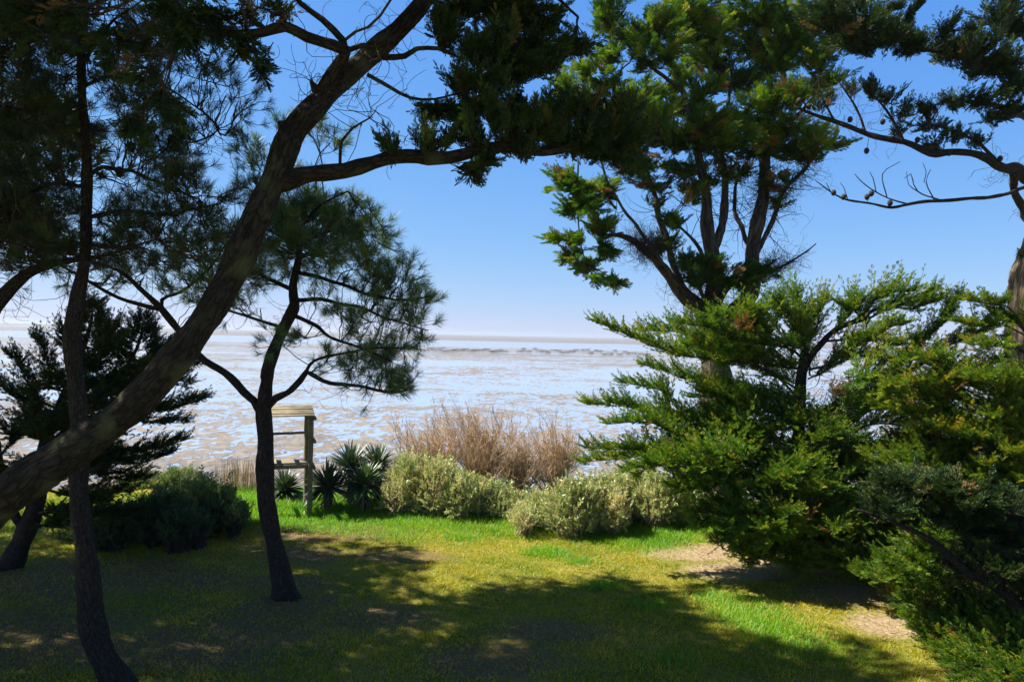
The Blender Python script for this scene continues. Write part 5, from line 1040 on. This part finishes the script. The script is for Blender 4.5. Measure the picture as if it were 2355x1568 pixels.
# ---------------------------------------------------------------- grass
def grass():
    r = np.random.default_rng(81)
    def pts(n, x0, x1, y0, y1):
        return r.uniform(x0, x1, n), r.uniform(y0, y1, n)
    # mown lawn
    n = 330000; y = 7.5 + 12.5 * r.uniform(0, 1, n) ** .9; x = (r.uniform(-1, 1, n)) * (y * .74 + .8)
    dry = np.clip(blob(x, y, SOIL) * 1.1 + blob(x, y, BROWN) * .75, 0, .93)
    patch = .5 + .5 * snoise(x, y, 1.3, 31)
    fine = snoise(x, y, 7.0, 32)
    k = (r.uniform(size=n) > dry) & (r.uniform(size=n) < .5 + .45 * patch + .5 * fine); x, y = x[k], y[k]; n = len(x)
    p = np.stack([x, y, gz(x, y) - .004], -1); fine = fine[k]; h = r.uniform(.025, .075, n) * (.8 + .5 * lush(x, y)) * (1 + .5 * fine); a = r.uniform(0, 6.283, n); wd = .0085
    lean = np.stack([r.normal(0, .6, n), r.normal(0, .6, n), np.ones(n)], -1) * h[:, None]
    s = np.stack([np.cos(a), np.sin(a), 0 * a], -1) * wd
    V = np.stack([p - s, p + s, p + lean], 1); F = np.arange(n * 3).reshape(-1, 3)
    tint = np.clip(.55 + .28 * snoise(x, y, 1.0, 5) + .2 * snoise(x, y, 3.1, 6) - .35 * lush(x, y) + r.normal(0, .2, n), 0, 1)
    mb = MB(); mb.add(V.reshape(-1, 3), F, 0, np.repeat(tint, 3))
    tag(mb.build('lawn_grass', M_GRASS), 'short yellow green lawn grass over the garden', 'grass', kind='stuff')
    # lush uncut grass along the end of the lawn and in patches
    n = 170000; x = r.uniform(-9, 10, n); y = r.uniform(15.2, 20.8, n)
    k = r.uniform(size=n) < lush(x, y) * (.35 + .65 * (.5 + .5 * snoise(x, y, 1.4, 44))); x, y = x[k], y[k]
    for cx, cy, rad, m in [(1720, 1415, .9, 1500), (1650, 1375, .6, 700), (1760, 1450, .7, 1100), (1850, 1490, .8, 1000), (1380, 1345, .4, 400), (1500, 1390, .5, 300), (1550, 1520, .5, 300), (1400, 1230, .9, 2400), (1480, 1240, 1.1, 2400), (1255, 1270, .55, 1300), (1060, 1235, .6, 700), (1330, 1290, .4, 300)]:
        c = G(cx, cy); x = np.append(x, c[0] + r.normal(0, rad * .5, m)); y = np.append(y, c[1] + r.normal(0, rad * .4, m))
    n = len(x); p = np.stack([x, y, gz(x, y) - .01], -1)
    D = nrm(np.stack([r.normal(0, .45, n), r.normal(0, .45, n), np.ones(n)], -1))
    h = r.uniform(.08, .2, n) * (1 + .5 * np.clip((y - 16.8) / 2, 0, 1)); mb = MB()
    blades(mb, p, D, h, np.full(n, .0055), r.uniform(.1, .5, n), np.clip(r.normal(.5, .25, n), 0, 1), r, k=4)
    tag(mb.build('lush_grass', M_LUSH), 'taller bright green grass along the foot of the shrubs', 'grass', kind='stuff')
grass()
def litter():
    r = np.random.default_rng(83); n = 24000
    y = 8 + 9 * r.uniform(0, 1, n) ** 1.1; x = r.uniform(-1, .9, n) * (y * .74 + .6)
    k = r.uniform(size=n) < np.clip(.25 + .75 * (x < -1.5) + .6 * blob(x, y, SOIL) + .3 * snoise(x, y, 1.1, 77), .05, 1); x, y = x[k], y[k]; n = len(x)
    p = np.stack([x, y, gz(x, y) + r.uniform(.006, .03, n)], -1); a = r.uniform(0, 6.283, n); mb = MB()
    D = nrm(np.stack([np.cos(a), np.sin(a), r.normal(0, .2, n)], -1))
    blades(mb, p, D, r.uniform(.03, .16, n), np.full(n, .0055), r.uniform(0, .3, n), r.uniform(0, 1, n), r, k=4)
    tag(mb.build('fallen_needles', M_REED), 'fallen brown needles and bits of twig strewn over the lawn', 'litter', kind='stuff')
litter()

# ---------------------------------------------------------------- oyster racks far out on the flat
def racks():
    m = plain_mat('rack_iron_and_bags', (.13, .105, .08), (.26, .21, .155), 1.5)
    r = np.random.default_rng(95)
    proto = None
    def mk():
        T = thing('oyster_rack', 'low dark oyster rack standing in the row far out on the wet mud', 'oyster rack', (0, 0, FLAT_Z), 'oyster racks far out on the flat')
        f = MB()
        for i in range(5):
            for sx in (-.5, .5): box(f, (sx, i * 1.7 - 3.4, FLAT_Z + .3), (.09, .09, .6))
        for sx in (-.5, .5): box(f, (sx, 0, FLAT_Z + .64), (.09, 7.2, .08))
        f.build('frame', m, T)
        b = MB()
        for i in range(7): box(b, (r.normal(0, .04), i * 1.02 - 3.1, FLAT_Z + .75), (1.3, .85, .14))
        b.build('bag', m, T)['kind'] = 'stuff'
        return T
    spots = []
    for i in range(24): spots.append((900 + i * 11.4 + r.uniform(-3, 3), 801 + .022 * i * 11 + r.uniform(-1, 7)))
    for i in range(27): spots.append((1195 + i * 11 + r.uniform(-3, 3), 804 + .022 * i * 11 + r.uniform(-1.5, 9)))
    for i, (x, y) in enumerate(spots):
        g = G(x, y, FLAT_Z)
        if proto is None: o = proto = mk()
        else:
            o = proto.copy(); C.objects.link(o)
            for ch in proto.children: c = ch.copy(); C.objects.link(c); c.parent = o
        o.location = (g[0], g[1], FLAT_Z); o.rotation_euler = (0, 0, R(r.uniform(-24, -10)))
racks()

# ---------------------------------------------------------------- air
def build_haze():
    mb = MB(); V = np.array([[x, y, z] for x in (-13000, 13000) for y in (-200, 13000) for z in (-5, 30)], float)
    mb.add(V, np.array([[0, 1, 3, 2], [4, 6, 7, 5], [0, 4, 5, 1], [2, 3, 7, 6], [0, 2, 6, 4], [1, 5, 7, 3]]))
    m, t, out = new_mat('sea_haze')
    v = N(t, 'VolumePrincipled'); v.inputs['Color'].default_value = (.80, .88, 1, 1); v.inputs['Density'].default_value = 1.9e-4; v.inputs['Anisotropy'].default_value = .2
    t.links.new(v.outputs[0], out.inputs['Volume'])
    tag(mb.build('haze', m), kind='stuff')
build_haze()
